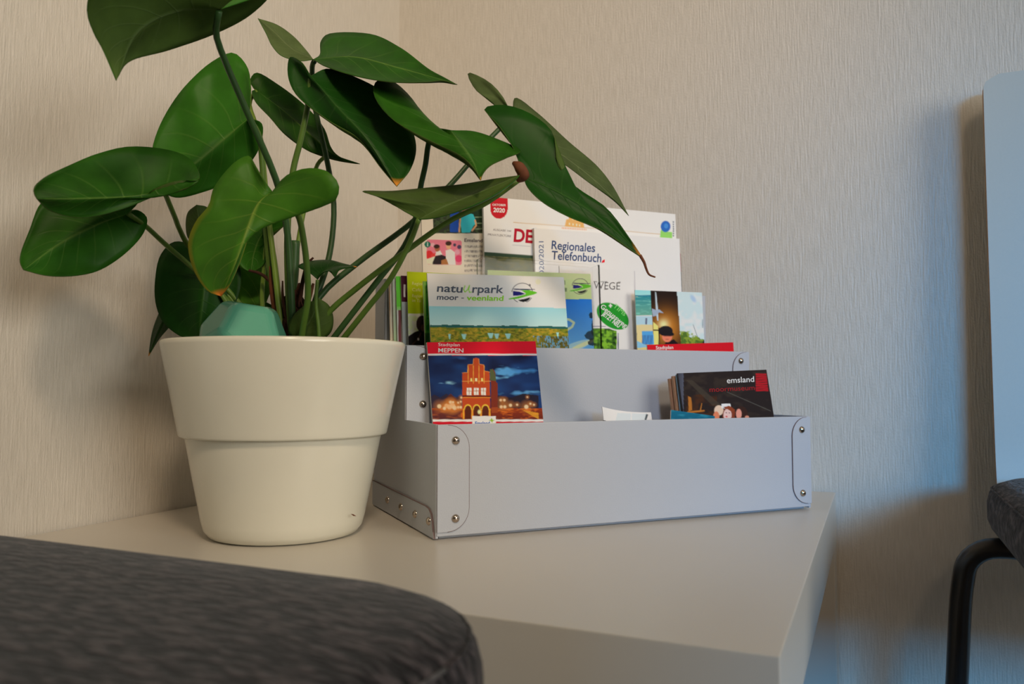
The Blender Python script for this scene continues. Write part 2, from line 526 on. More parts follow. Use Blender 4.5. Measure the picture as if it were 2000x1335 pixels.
def make_chair(loc, rotz):
    root = empty('chair', loc)
    root.rotation_euler = (0, 0, rotz)
    # cushion: rings of a rounded rectangle
    hx, hy, r = 0.212, 0.231, 0.072
    rings = [(0.012, 0.438), (0.003, 0.443), (0.0, 0.451), (0.0, 0.464), (0.002, 0.473), (0.006, 0.479), (0.016, 0.4835), (0.05, 0.4855), (0.12, 0.486)]
    verts, faces = [], []
    m_ = None
    for ins, z in rings:
        pr = rounded_rect(hx - ins, hy - ins, max(r - ins * 0.5, 0.02))
        m_ = len(pr)
        verts += [(x, y, z) for x, y in pr]
    for i in range(len(rings) - 1):
        for k in range(m_):
            a, b_ = i * m_ + k, i * m_ + (k + 1) % m_
            faces.append((a, b_, b_ + m_, a + m_))
    faces.append(tuple(range(m_ - 1, -1, -1)))
    faces.append(tuple(range((len(rings) - 1) * m_, len(rings) * m_)))
    cu = mesh_obj('seat_cushion', verts, faces, 'charcoal_fabric', root, smooth=True)
    pr = rounded_rect(hx - 0.0035, hy - 0.0035, r)
    pts = [(x, y, 0.4765) for x, y in pr]
    tube('piping', pts + [pts[0]], 0.0009, 'charcoal_fabric', cu, smooth_curve=False, sides=6)
    # one-piece laminated shell: seat, bend and back along a side profile
    prof = [(0.212, 0.428), (0.19, 0.436), (0.10, 0.437), (-0.10, 0.437), (-0.16, 0.437), (-0.195, 0.440), (-0.215, 0.452), (-0.224, 0.485),
            (-0.228, 0.55), (-0.230, 0.65), (-0.2315, 0.75), (-0.2325, 0.862)]
    c = catmull([(x, 0, z) for x, z in prof], 160)
    th, hw = 0.0085, 0.2135
    verts, faces, fm = [], [], []
    L_ = np.concatenate([[0], np.cumsum(np.linalg.norm(np.diff(c, axis=0), axis=1))])
    N = len(c)
    ny = 12
    for i in range(N):
        t = nrm(c[min(i + 1, N - 1)] - c[max(i - 1, 0)])
        nn = np.array([t[2], 0, -t[0]])      # pointing to the sitter's side
        e = min(L_[i], L_[-1] - L_[i])
        rr = 0.013
        w = hw if e >= rr else hw - rr + math.sqrt(max(rr * rr - (rr - e) ** 2, 0))
        for side in (0, -1):
            for j in range(ny + 1):
                y = -w + 2 * w * j / ny
                p = c[i] + nn * (side * th)
                verts.append((p[0], y, p[2]))
    row = 2 * (ny + 1)
    for i in range(N - 1):
        for j in range(ny):
            a = i * row + j
            faces.append((a, a + 1, a + 1 + row, a + row)); fm.append(0)
            a2 = a + ny + 1
            faces.append((a2 + 1, a2, a2 + row, a2 + 1 + row)); fm.append(0)
        for j in (0, ny):
            a = i * row + j
            faces.append((a, a + row, a + row + ny + 1, a + ny + 1)); fm.append(1)
    for i in (0, N - 1):
        for j in range(ny):
            a = i * row + j
            faces.append((a, a + 1, a + ny + 2, a + ny + 1)); fm.append(1)
    bmx = bmesh.new()
    sh = mesh_obj('seat_shell', verts, faces, ['laminate_grey', 'plywood_edge'], root, smooth=False, fmats=fm)
    bmx.from_mesh(sh.data); bmesh.ops.recalc_face_normals(bmx, faces=bmx.faces); bmx.to_mesh(sh.data); bmx.free()
    for s in (-1, 1):
        # rear legs leave the seat sideways and turn down outside it
        pts = [(-0.150, s * 0.10, 0.4195), (-0.150, s * 0.18, 0.423), (-0.1502, s * 0.214, 0.426), (-0.151, s * 0.232, 0.4235), (-0.152, s * 0.2445, 0.413),
               (-0.153, s * 0.2495, 0.393), (-0.157, s * 0.257, 0.29), (-0.168, s * 0.282, 0.006)]
        lg = tube('leg', pts, 0.0088, 'dark_steel', root, n=40, sides=12)
        tube('glide', [(-0.168, s * 0.282, 0.0), (-0.168, s * 0.282, 0.014)], 0.011, 'glide_plastic', lg, n=2)
        pts = [(0.10, s * 0.10, 0.419), (0.14, s * 0.10, 0.419), (0.158, s * 0.10, 0.411), (0.166, s * 0.10, 0.37), (0.185, s * 0.105, 0.006)]
        lg = tube('leg', pts, 0.0088, 'dark_steel', root, n=32, sides=12)
        tube('glide', [(0.185, s * 0.105, 0.0), (0.185, s * 0.105, 0.014)], 0.011, 'glide_plastic', lg, n=2)
        tube('seat_rail', [(-0.158, s * 0.10, 0.4195), (0.11, s * 0.10, 0.4195)], 0.0088, 'dark_steel', root, n=2)
    return root


ch1 = make_chair((0.256, -0.843, 0.0), 0.0)
tag(ch1, 'upholstered chair with charcoal seat in front of the white table beside the plant', 'chair', 'two matching chairs beside the table')
ch2 = make_chair((0.905, -0.268, 0), -math.pi / 2)
tag(ch2, 'chair with pale grey backrest against the wall casting a shadow on the wallpaper', 'chair', 'two matching chairs beside the table')

# ------------------------------------------------------------------ plant pot
PC = np.array([CAM[0] - 0.1763 * _rt[0] + 0.6216 * (-math.sin(YAW)), CAM[1] - 0.1763 * _rt[1] + 0.6216 * math.cos(YAW)])
RIM = TT + 0.1475
prof = [(0.0, TT + 0.0), (0.050, TT + 0.0), (0.0555, TT + 0.0015), (0.0590, TT + 0.006), (0.0610, TT + 0.013), (0.0675, TT + 0.045), (0.0729, TT + 0.0735), (0.0731, TT + 0.0752), (0.0735, TT + 0.0758),
        (0.0762, TT + 0.0759), (0.0770, TT + 0.0761), (0.0776, TT + 0.0766), (0.0779, TT + 0.0775), (0.0786, TT + 0.0808), (0.0850, TT + 0.113), (0.0915, TT + 0.1435), (0.0917, TT + 0.1463),
        (0.0905, TT + 0.1475), (0.0888, TT + 0.1467), (0.0880, TT + 0.144), (0.0800, TT + 0.105), (0.0700, TT + 0.06), (0.0570, TT + 0.01), (0.0, TT + 0.009)]
pot = lathe('plant_pot', prof[1:-1], 'cream_glaze', PC)
tag(pot, 'glazed cream ceramic flower pot with a raised upper band', 'pot')
SOIL = TT + 0.113
# small chip in the glaze low on the pot
def on_pot(x, y, r):
    d = ray(x, y)
    ox, oy = CAM[0] - PC[0], CAM[1] - PC[1]
    a, b_, c_ = d[0]**2 + d[1]**2, 2 * (ox * d[0] + oy * d[1]), ox**2 + oy**2 - r * r
    return CAM + d * ((-b_ - math.sqrt(b_ * b_ - 4 * a * c_)) / (2 * a))


mesh_obj('glaze_chip', [on_pot(x, y, 0.0672 + (1012 - y) * 0.00004) for x, y in ((685, 1003), (690, 1003.5), (696, 1007.5), (690, 1007))], [(0, 1, 2, 3)], 'husk_brown', pot)

# ------------------------------------------------------------------ plant
plant = empty('houseplant', (PC[0], PC[1], TT + 0.012))
tag(plant, 'leafy green houseplant with large heart-shaped leaves growing in the cream pot', 'plant')
verts, faces = [], []
rings, seg = 7, 40
for i in range(rings):
    rr = 0.0805 * (1 - i / rings)
    for k in range(seg):
        a = 2 * math.pi * k / seg
        verts.append((PC[0] + rr * math.cos(a), PC[1] + rr * math.sin(a), SOIL + (0.0 if i == 0 else rng.uniform(-0.002, 0.003))))
for i in range(rings - 1):
    for k in range(seg):
        a, b_ = i * seg + k, i * seg + (k + 1) % seg
        faces.append((a, b_, b_ + seg, a + seg))
faces.append(tuple(range((rings - 1) * seg, rings * seg)))
lo = len(verts)
for k in range(seg):
    a = 2 * math.pi * k / seg
    verts.append((PC[0] + 0.055 * math.cos(a), PC[1] + 0.055 * math.sin(a), TT + 0.014))
for k in range(seg):
    faces.append((lo + k, lo + (k + 1) % seg, (k + 1) % seg, k))
faces.append(tuple(range(lo + seg - 1, lo - 1, -1)))
mesh_obj('soil', verts, faces, 'soil', plant, smooth=True)


def leaf(d0, mid, Lp, Rp, mats=('leaf_top', 'leaf_under'), flip=False, bulge=0.004, N=36, K=7):
    """heart leaf: midrib and two margins, each a list of (x, y[, cm nearer/farther])"""
    def conv(lst):
        return [P3(q[0], q[1], d0 + (q[2] * 0.01 if len(q) > 2 else 0.0)) for q in lst]
    M_, L_, R_ = (catmull(conv(q), N) for q in (mid, Lp, Rp))
    verts, uvs = [], []
    W = 2 * K + 1
    for i in range(N):
        t = i / (N - 1)
        tg = M_[min(i + 1, N - 1)] - M_[max(i - 1, 0)]
        for j in range(W):
            s = (j - K) / K
            E = L_[i] if s < 0 else R_[i]
            k = abs(s)
            p = M_[i] + (E - M_[i]) * k
            nn = np.cross(tg, R_[i] - L_[i])
            ln = np.linalg.norm(nn)
            if ln > 1e-9:
                nn = nn / ln
                if flip:
                    nn = -nn
                p = p - nn * bulge * (4 * k * (1 - k)) * math.sin(math.pi * t) ** 0.7
            verts.append(p)
            uvs.append(((s + 1) / 2, t))
    faces = []
    for i in range(N - 1):
        for j in range(W - 1):
            a = i * W + j
            f = (a, a + 1, a + W + 1, a + W)
            faces.append(f if flip else f[::-1])
    o = mesh_obj('leaf', verts, faces, list(mats), plant, smooth=True)
    ul = o.data.uv_layers.new(name='leaf')
    for lp in o.data.loops:
        ul.data[lp.index].uv = uvs[lp.vertex_index]
    md = o.modifiers.new('thickness', 'SOLIDIFY')
    md.thickness = 0.0005
    md.offset = 0.0
    md.material_offset = 1
    md.material_offset_rim = 1
    return o


def stem(pts, d, r=(0.0022, 0.0026), mat='stem_green', name='petiole', n=30):
    ds = np.interp(np.linspace(0, 1, len(pts)), np.linspace(0, 1, len(d)), d)
    return tube(name, [P3(x, y, dd) for (x, y), dd in zip(pts, ds)], list(r), mat, plant, n=n, sides=8)


# A: big leaf at the top left, reaching out of the picture, seen from below
leaf(0.52, [(432, 18), (350, 22, -1), (270, 62, -3), (227, 157, -4)],
     [(432, 18), (500, -50, -2), (420, -110, -5), (280, -95, -7), (190, -40, -8), (170, 20, -7), (184, 66, -6), (200, 95, -5), (227, 157, -4)],
     [(432, 18), (525, -8, 2), (485, 32, 3), (420, 66, 3), (330, 98, 1), (252, 121, -2), (227, 157, -4)], mats=('leaf_under', 'leaf_top'))
stem([(428, 22), (422, 66), (440, 120), (470, 190), (500, 258), (528, 322), (548, 380), (562, 460), (570, 600), (574, 690)], (0.52, 0.55, 0.58, 0.61, 0.62), mat='stem_dark', r=(0.0021, 0.0028))
# B: upright leaf behind
leaf(0.62, [(487, 230), (440, 270, 0), (380, 320, -1), (305, 368, -2)],
     [(487, 230), (490, 170, 1), (480, 125, 2), (455, 103, 2), (415, 120, 2), (372, 157, 1), (340, 196, 1), (312, 245, 0), (297, 292, -1), (297, 340, -2), (305, 368, -2)],
     [(487, 230), (512, 242, 1), (506, 290, 2), (478, 330, 2), (440, 358, 2), (400, 374, 1), (345, 386, 0), (305, 368, -2)], mats=('leaf_top', 'leaf_under'))
stem([(487, 232), (505, 262), (512, 320), (516, 400), (524, 500), (540, 620), (552, 690)], (0.62, 0.635, 0.64))
# C2: lower one of the pair on the left
leaf(0.575, [(250, 417), (187, 440, -1), (110, 480, -3), (46, 527, -5)],
     [(250, 417), (270, 392, 0), (215, 358, 0), (125, 362, -1), (80, 396, -2), (58, 448, -3), (41, 492, -4), (40, 515, -5), (46, 527, -5)],
     [(250, 417), (268, 410, 1), (287, 425, 2), (282, 452, 2), (248, 492, 1), (200, 525, 0), (150, 538, -2), (90, 538, -4), (46, 527, -5)], mats=('leaf_top', 'leaf_under'))
stem([(250, 417), (283, 440), (322, 476), (390, 535), (470, 612), (545, 690)], (0.575, 0.615, 0.65, 0.655), r=(0.0018, 0.0022))
# C1: upper one of the pair, reaching towards the room
leaf(0.545, [(326, 372), (250, 384, -1), (160, 388, -4), (72, 388, -8)],
     [(326, 372), (345, 355, 0), (386, 352, 0), (387, 332, 1), (368, 308, 1.5), (335, 294, 1.5), (255, 286, 0.5), (190, 300, -1), (130, 325, -3), (82, 350, -6), (66, 374, -8), (72, 388, -8)],
     [(326, 372), (345, 362, 0), (388, 352, 0), (378, 362, 0), (311, 380, 0), (240, 408, -1), (165, 425, -3), (100, 412, -6), (72, 388, -8)], mats=('leaf_top', 'leaf_under'), bulge=0.006)
stem([(322, 376), (330, 396), (342, 425), (350, 446), (370, 482), (440, 560), (550, 690)], (0.547, 0.57, 0.61, 0.65, 0.655), r=(0.0018, 0.0023))
# D: the leaf hanging in the middle, yellow at its margin
leaf(0.55, [(532, 374), (504, 398, -1), (482, 450, -2.2), (462, 510, -2.8), (432, 578, -2)],
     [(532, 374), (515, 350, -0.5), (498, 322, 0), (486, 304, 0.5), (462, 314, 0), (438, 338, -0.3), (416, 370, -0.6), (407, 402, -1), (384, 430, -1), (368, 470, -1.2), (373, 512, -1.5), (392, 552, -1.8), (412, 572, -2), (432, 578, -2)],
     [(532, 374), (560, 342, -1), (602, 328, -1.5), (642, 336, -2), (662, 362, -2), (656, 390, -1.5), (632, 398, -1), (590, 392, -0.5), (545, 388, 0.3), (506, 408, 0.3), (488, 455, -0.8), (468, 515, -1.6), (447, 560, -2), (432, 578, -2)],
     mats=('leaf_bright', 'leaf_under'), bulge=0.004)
stem([(540, 380), (565, 394), (583, 422), (593, 468), (600, 530), (601, 585), (592, 640), (585, 690)], (0.552, 0.57, 0.59, 0.61), r=(0.0021, 0.0025))
# E: broad dark leaf low on the left, behind the teal ball
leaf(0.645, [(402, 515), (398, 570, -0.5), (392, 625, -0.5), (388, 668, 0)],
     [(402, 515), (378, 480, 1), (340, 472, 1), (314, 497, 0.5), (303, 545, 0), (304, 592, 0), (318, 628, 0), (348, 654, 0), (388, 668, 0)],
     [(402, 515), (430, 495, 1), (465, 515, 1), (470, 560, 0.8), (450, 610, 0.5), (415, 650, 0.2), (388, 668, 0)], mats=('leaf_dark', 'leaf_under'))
stem([(402, 515), (430, 570), (480, 640), (535, 690)], (0.648, 0.64), r=(0.0018, 0.0022))
# F: bright leaf behind the ball
leaf(0.665, [(520, 590), (505, 600, -0.3), (480, 620, -0.5), (455, 648, 0)],
     [(520, 590), (532, 550, 0.5), (515, 512, 0.8), (482, 507, 0.8), (450, 528, 0.5), (435, 575, 0.2), (440, 620, 0), (455, 648, 0)],
     [(520, 590), (535, 600, 0.3), (530, 630, 0.3), (500, 650, 0), (455, 648, 0)], mats=('leaf_bright', 'leaf_under'))
# G: narrow leaf hanging beside the pot
leaf(0.665, [(335, 600), (318, 630), (304, 660), (290, 695)],
     [(335, 600), (318, 600, 0.5), (306, 622, 1), (297, 650, 1), (290, 695)],
     [(335, 600), (345, 612, 1.5), (332, 636, 1.5), (312, 660, 1), (290, 695)], mats=('leaf_dark', 'leaf_under'), bulge=0.001)
stem([(335, 602), (400, 640), (480, 670), (545, 700)], (0.665, 0.655, 0.65), r=(0.0014, 0.0018))
# H: small dark leaf
leaf(0.655, [(388, 470), (390, 450), (388, 425), (384, 400)],
     [(388, 470), (370, 468), (363, 440, 0.5), (367, 415, 0.5), (384, 400)],
     [(388, 470), (415, 462), (420, 435, 0.5), (405, 405, 0.5), (384, 400)], mats=('leaf_dark', 'leaf_under'), bulge=0.001)
stem([(388, 470), (420, 540), (490, 630), (550, 690)], (0.655, 0.65), r=(0.0014, 0.0018))
# I: leaf with radiating veins behind D
leaf(0.640, [(521, 447), (505, 470, 0.3), (495, 500, 0.5), (490, 532, 0.5)],
     [(521, 447), (520, 405, 0.5), (505, 388, 0.8), (478, 400, 0.8), (455, 440, 0.6), (455, 490, 0.5), (470, 520, 0.5), (490, 532, 0.5)],
     [(521, 447), (538, 415, -0.5), (560, 402, -0.7), (574, 402, -0.7), (570, 424, -0.6), (552, 442, -0.4), (530, 458, 0), (528, 490, 0.3), (512, 520, 0.4), (490, 532, 0.5)], mats=('leaf_top', 'leaf_under'), bulge=0.002)
stem([(521, 447), (533, 490), (540, 540), (546, 600), (552, 690)], (0.638, 0.63), mat='stem_lime', r=(0.0019, 0.0024))
stem([(519, 452), (516, 520), (512, 590), (530, 690)], (0.645, 0.65), mat='stem_lime', r=(0.0016, 0.002))
# J: leaf with a long pointed tip
leaf(0.675, [(500, 176), (556, 218, 0), (612, 268, -1), (650, 300, -1), (703, 320, -1)],
     [(500, 176), (488, 158, 0.5), (500, 142, 0.8), (540, 163, 1.5), (600, 210, 1.5), (634, 252, 1), (647, 288, 0.3), (664, 306, -0.5), (703, 320, -1)],
     [(500, 176), (492, 178, -1), (500, 200, -2), (528, 230, -2.5), (556, 262, -2.5), (600, 293, -2), (635, 304, -1.5), (660, 311, -1), (703, 320, -1)], mats=('leaf_top', 'leaf_under'), flip=True)
stem([(500, 178), (487, 200), (497, 236), (510, 275), (516, 340), (524, 420), (536, 520), (545, 600), (556, 690)], (0.675, 0.655, 0.63, 0.62), mat='stem_lime', r=(0.0019, 0.0024))
# K: large dark leaf with an orange tip
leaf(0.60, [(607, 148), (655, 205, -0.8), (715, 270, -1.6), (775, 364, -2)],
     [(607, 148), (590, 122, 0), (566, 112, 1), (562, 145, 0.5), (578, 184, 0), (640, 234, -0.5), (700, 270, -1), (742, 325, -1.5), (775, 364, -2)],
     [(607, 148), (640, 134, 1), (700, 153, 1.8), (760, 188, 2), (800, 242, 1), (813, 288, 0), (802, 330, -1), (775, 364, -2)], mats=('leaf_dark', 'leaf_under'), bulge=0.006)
stem([(607, 152), (602, 200), (588, 270), (572, 335), (562, 440), (563, 560), (572, 690)], (0.605, 0.615, 0.62), r=(0.0021, 0.0027))
# M: leaf at the top pointing right
leaf(0.625, [(612, 116), (690, 111, -0.5), (780, 133, -2), (850, 152, -3), (893, 165, -4)],
     [(612, 116), (624, 108, 1), (627, 80, 3), (640, 67, 3.5), (720, 66, 3), (782, 93, 0.5), (840, 136, -2), (868, 151, -3), (893, 165, -4)],
     [(612, 116), (636, 130, -2), (700, 150, -4), (770, 161, -5), (835, 160, -5), (866, 157, -4), (893, 165, -4)], mats=('leaf_top', 'leaf_under'), flip=True, bulge=0.003)
stem([(614, 120), (610, 128), (612, 190), (630, 275), (642, 330), (652, 400), (648, 470), (638, 520), (612, 600), (595, 690)], (0.628, 0.645, 0.65, 0.64, 0.62), mat='stem_dark', r=(0.002, 0.0025))
# N: small pale leaf seen from below
leaf(0.625, [(612, 116), (570, 95, 1), (535, 62, 2), (504, 36, 3)],
     [(612, 116), (598, 98, 2), (572, 70, 3), (540, 48, 3.5), (504, 36, 3)],
     [(612, 116), (588, 119, 0), (554, 111, 0), (533, 92, 1), (519, 64, 2), (504, 36, 3)], mats=('leaf_pale', 'leaf_top'), bulge=0.002)
# O: leaf seen edge-on, tip towards the room
leaf(0.575, [(880, 254), (898, 278, -1), (922, 312, -2), (939, 352, -2.5)],
     [(880, 254), (828, 240, 2), (804, 192, 3), (764, 157, 3), (736, 158, 2), (730, 184, 1), (764, 231, 0), (850, 279, -1), (905, 307, -2), (931, 335, -2.4), (939, 352, -2.5)],
     [(880, 254), (928, 257, 2), (975, 273, 2.5), (1017, 294, 2), (990, 308, 0.5), (957, 324, -1), (942, 342, -2.2), (939, 352, -2.5)], mats=('leaf_tip', 'leaf_under'), bulge=0.005)
stem([(842, 262), (836, 285), (831, 322), (822, 362), (812, 425), (790, 480), (740, 545), (650, 662), (630, 690)], (0.585, 0.60, 0.62, 0.62), mat='stem_dark', r=(0.0021, 0.0026))
# P: boat-shaped leaf, underside towards the room
leaf(0.555, [(818, 428), (870, 402, 0.5), (930, 378, 1), (1015, 342, 1.5)],
     [(818, 428), (778, 406, 0.5), (738, 384, 0), (708, 374, -0.5), (765, 373, 2), (830, 367, 3.5), (900, 360, 3.5), (960, 350, 3), (1015, 342, 1.5)],
     [(818, 428), (856, 424, -1), (908, 407, -1.8), (958, 384, -1.2), (998, 358, 0.5), (1015, 342, 1.5)], mats=('leaf_under', 'leaf_top'), flip=True, bulge=0.004)
stem([(818, 428), (802, 470), (762, 545), (715, 605), (662, 672), (645, 695)], (0.555, 0.59, 0.62), mat='stem_green', r=(0.0019, 0.0024))
# Q: long leaf with a curled dry tip
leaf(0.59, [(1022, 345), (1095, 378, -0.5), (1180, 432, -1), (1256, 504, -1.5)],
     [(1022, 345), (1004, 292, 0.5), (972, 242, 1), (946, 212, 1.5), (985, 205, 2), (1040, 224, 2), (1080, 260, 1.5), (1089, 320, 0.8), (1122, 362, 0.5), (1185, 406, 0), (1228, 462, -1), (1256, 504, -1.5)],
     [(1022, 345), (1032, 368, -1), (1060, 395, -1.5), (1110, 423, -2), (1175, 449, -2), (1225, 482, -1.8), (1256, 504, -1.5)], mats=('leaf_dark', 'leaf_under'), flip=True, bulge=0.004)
tube('leaf_drip_tip', [P3(1250, 498, 0.575), P3(1258, 512, 0.575), P3(1262, 524, 0.575), P3(1268, 536, 0.575), P3(1280, 541, 0.575)], [0.0012, 0.0009, 0.0006], 'husk_brown', plant, n=14, sides=6)
stem([(1018, 348), (950, 396), (880, 430), (800, 485), (700, 560), (640, 612), (600, 672), (592, 695)], (0.59, 0.60, 0.615, 0.615), r=(0.002, 0.0026))
tube('dry_sheath', [P3(1003, 318, 0.575), P3(1014, 326, 0.572), P3(1022, 342, 0.575), P3(1012, 352, 0.58)], [0.0015, 0.0042, 0.0046, 0.002], 'husk_brown', plant, n=16, sides=8)
# R: leaf behind Q
leaf(0.665, [(985, 240), (1045, 270, -0.5), (1110, 312, -1), (1170, 360, -1), (1228, 421, -1)],
     [(985, 240), (1000, 218, 0), (1006, 191, 0.5), (1050, 221, 1), (1110, 276, 0.5), (1166, 324, 0), (1196, 362, -0.5), (1228, 421, -1)],
     [(985, 240), (990, 206, 1), (958, 162, 2), (915, 142, 3), (930, 176, 1), (962, 200, 0), (1000, 245, -1), (1060, 292, -2), (1110, 326, -2), (1150, 356, -2), (1200, 390, -1.5), (1228, 421, -1)], mats=('leaf_pale', 'leaf_under'), flip=True, bulge=0.001)
stem([(985, 242), (972, 255), (948, 280), (915, 320), (880, 360), (805, 434), (700, 512), (628, 575), (590, 650), (585, 690)], (0.665, 0.655, 0.635, 0.61), mat='stem_dark', r=(0.002, 0.0026))
# T: small ragged leaf
leaf(0.60, [(620, 546), (630, 532, 0.5), (650, 522, 0.8), (697, 521, 1)],
     [(620, 546), (604, 532, 0), (582, 520, 0.5), (612, 509, 2), (645, 508, 2.2), (672, 515, 1.8), (697, 521, 1)],
     [(620, 546), (632, 532, -0.5), (648, 530, -0.8), (654, 541, -1), (662, 528, -0.5), (680, 523, 0.3), (697, 521, 1)], mats=('leaf_under', 'leaf_dark'), bulge=0.001)
stem([(620, 546), (617, 590), (622, 640), (624, 690)], (0.60, 0.605), r=(0.0013, 0.0017))
# U: young leaf at the soil
leaf(0.61, [(575, 660), (596, 640), (612, 612), (622, 582)],
     [(575, 660), (563, 645), (572, 618), (595, 596), (622, 582)],
     [(575, 660), (615, 668, 0.5), (645, 650, 0.8), (651, 622, 0.8), (642, 596, 0.4), (622, 582)], mats=('leaf_bright', 'leaf_under'), bulge=0.003)
stem([(636, 305), (622, 318), (612, 345), (600, 385), (588, 440), (576, 520), (568, 600), (568, 690)], (0.66, 0.65, 0.64), mat='stem_lime', r=(0.0016, 0.0022))
# main stem, root crown and dry sheaths
stem([(577, 470), (574, 530), (568, 580), (562, 620), (566, 690)], (0.632, 0.63), mat='stem_dark', r=(0.0035, 0.0052), name='main_stem')
bm = bmesh.new()
bmesh.ops.create_icosphere(bm, subdivisions=4, radius=1.0)
rc = P3(575, 640, 0.628)
for v in bm.verts:
    k = 1 + 0.22 * math.sin(v.co.x * 9 + v.co.z * 5) * math.cos(v.co.y * 8) + rng.uniform(-0.10, 0.14)
    v.co = Vector(rc) + Vector((v.co.x * 0.010, v.co.y * 0.010, v.co.z * 0.030)) * k
bm_obj('root_crown', bm, 'root_brown', plant, smooth=False)
for pts, d, r, mt in (([(486, 528), (508, 534), (530, 552), (545, 590)], 0.637, (0.0011, 0.0022), 'root_brown'),
                      ([(527, 520), (530, 560), (538, 600), (552, 660)], 0.634, (0.0006, 0.0045), 'husk_brown'),
                      ([(612, 503), (600, 515), (592, 545), (584, 600)], 0.622, (0.0008, 0.002), 'root_brown'),
                      ([(612, 553), (606, 575), (597, 600), (585, 640)], 0.62, (0.001, 0.003), 'husk_brown'),
                      ([(552, 548), (552, 575), (558, 620)], 0.62, (0.0006, 0.0016), 'root_brown'),
                      ([(588, 588), (592, 605), (584, 640)], 0.62, (0.0006, 0.0016), 'root_brown'),
                      ([(545, 590), (552, 630), (560, 690)], 0.636, (0.002, 0.004), 'root_brown')):
    tube('dry_sheath', [P3(x, y, d) for x, y in pts], list(r), mt, plant, n=16, sides=6)

# ------------------------------------------------------------------ teal faceted ball
g = (1 + 5 ** 0.5) / 2
dv = [(x, y, z) for x in (-1, 1) for y in (-1, 1) for z in (-1, 1)]
for s1 in (-1, 1):
    for s2 in (-1, 1):
        dv += [(0, s1 / g, s2 * g), (s1 / g, s2 * g, 0), (s1 * g, 0, s2 / g)]
bm = bmesh.new()
for v in dv:
    bm.verts.new(v)
bmesh.ops.convex_hull(bm, input=bm.verts)
bmesh.ops.dissolve_limit(bm, angle_limit=0.05, verts=bm.verts, edges=bm.edges)
bmesh.ops.bevel(bm, geom=list(bm.edges), offset=0.27, segments=5, affect='EDGES', profile=0.5)
bc = P3(477, 667, 0.590)
RB = np.array([[0.10975, -0.65485, 0.74774], [-0.01871, -0.75352, -0.65716], [0.99378, 0.05814, -0.09495]])
RW = np.stack([_rt, _up, -_fw], 1) @ RB * (0.0355 / math.sqrt(3))
bmesh.ops.transform(bm, matrix=Matrix.Translation(Vector(tuple(bc))) @ Matrix(RW.tolist()).to_4x4(), verts=bm.verts)
ball = bm_obj('decorative_ball', bm, 'teal_ceramic')
tag(ball, 'teal glazed faceted ball lying on the soil in the cream pot', 'ornament')

# ------------------------------------------------------------------ tiered brochure box
BX, BY, BYAW, BL = 0.2941, -0.39518, 0.84161, 0.3605
H1, H2, H3 = 0.0850, 0.1475, 0.212
S2, S3, SB = 0.082, 0.152, 0.187
_a = np.array([math.cos(BYAW), math.sin(BYAW), 0.0])
_b = np.array([-math.sin(BYAW), math.cos(BYAW), 0.0])
_z = np.array([0, 0, 1.0])
B0 = np.array([BX, BY, TT])


def B(a, b_, z):
    return B0 + _a * a + _b * b_ + _z * z


BOXM = Matrix(((_a[0], _b[0], 0, BX), (_a[1], _b[1], 0, BY), (0, 0, 1, TT), (0, 0, 0, 1)))
box = empty('brochure_box', (BX, BY, TT))
box.rotation_euler = (0, 0, BYAW)
tag(box, 'white riveted cardboard box with three rising tiers for leaflets', 'box')
w = 0.0022
for nm, b_, h in (('front_panel', 0, H1), ('middle_panel', S2, H2), ('upper_panel', S3, H3), ('back_panel', SB - w, H3)):
    box_obj(nm, (0, b_, 0.0028), (BL, b_ + w, h), 'white_board', box, bev=0.0007)
box_obj('bottom_panel', (0.004, 0.007, 0.0003), (BL - 0.002, SB, 0.0028), 'white_board', box)


def plate(name, outline, axis, at, th, parent, mats=('white_board', 'board_edge')):
    """flat board cut to an outline; axis 'a': outline in (a, z) at depth b=at; axis 'b': outline in (b, z) at a=at"""
    n = len(outline)
    verts = []
    for k in (0, 1):
        for u, z in outline:
            verts.append((u, at + th * k, z) if axis == 'a' else (at + th * k, u, z))
    faces = [tuple(range(n)), tuple(range(2 * n - 1, n - 1, -1))]
    fm = [0, 0]
    for i in range(n):
        j = (i + 1) % n
        faces.append((i, j, n + j, n + i)); fm.append(1)
    o = mesh_obj(name, verts, faces, list(mats), parent, fmats=fm)
    bmx = bmesh.new(); bmx.from_mesh(o.data); bmesh.ops.recalc_face_normals(bmx, faces=bmx.faces); bmx.to_mesh(o.data); bmx.free()
    return o


def arc(cx, cz, r, a0, a1, n=8):
    return [(cx + r * math.cos(math.radians(a0 + (a1 - a0) * k / n)), cz + r * math.sin(math.radians(a0 + (a1 - a0) * k / n))) for k in range(n + 1)]


side = [(0.001, 0.0014), (SB, 0.0014), (SB, H3)] + [(S3 + 0.001, H3), (S3 + 0.001, H2), (S2 + 0.001, H2), (S2 + 0.001, H1), (0.001, H1)]
for at in (-0.0006, BL - 0.0014):
    plate('side_panel', side, 'b', at, 0.002, box, mats=('white_board', 'white_board'))

# domed rivet shared by all
rv = bmesh.new()
bmesh.ops.create_uvsphere(rv, u_segments=20, v_segments=12, radius=0.0032)
bmesh.ops.delete(rv, geom=[v for v in rv.verts if v.co.z < -0.0006], context='VERTS')
for v in rv.verts:
    v.co.z = max(v.co.z, -0.0002) * 0.72
rivet_me = bpy.data.meshes.new('rivet')
rv.to_mesh(rivet_me); rv.free()
rivet_me.materials.append(MATS['rivet_metal'])
rivet_me.polygons.foreach_set('use_smooth', [True] * len(rivet_me.polygons))


def rivet(parent, pos, face):
    o = bpy.data.objects.new('rivet', rivet_me)
    COL.objects.link(o)
    o.parent = parent
    o.location = pos
    o.rotation_euler = {'front': (math.pi / 2, 0, 0), 'left': (0, -math.pi / 2, 0)}[face]
    return o


FT = 0.0011


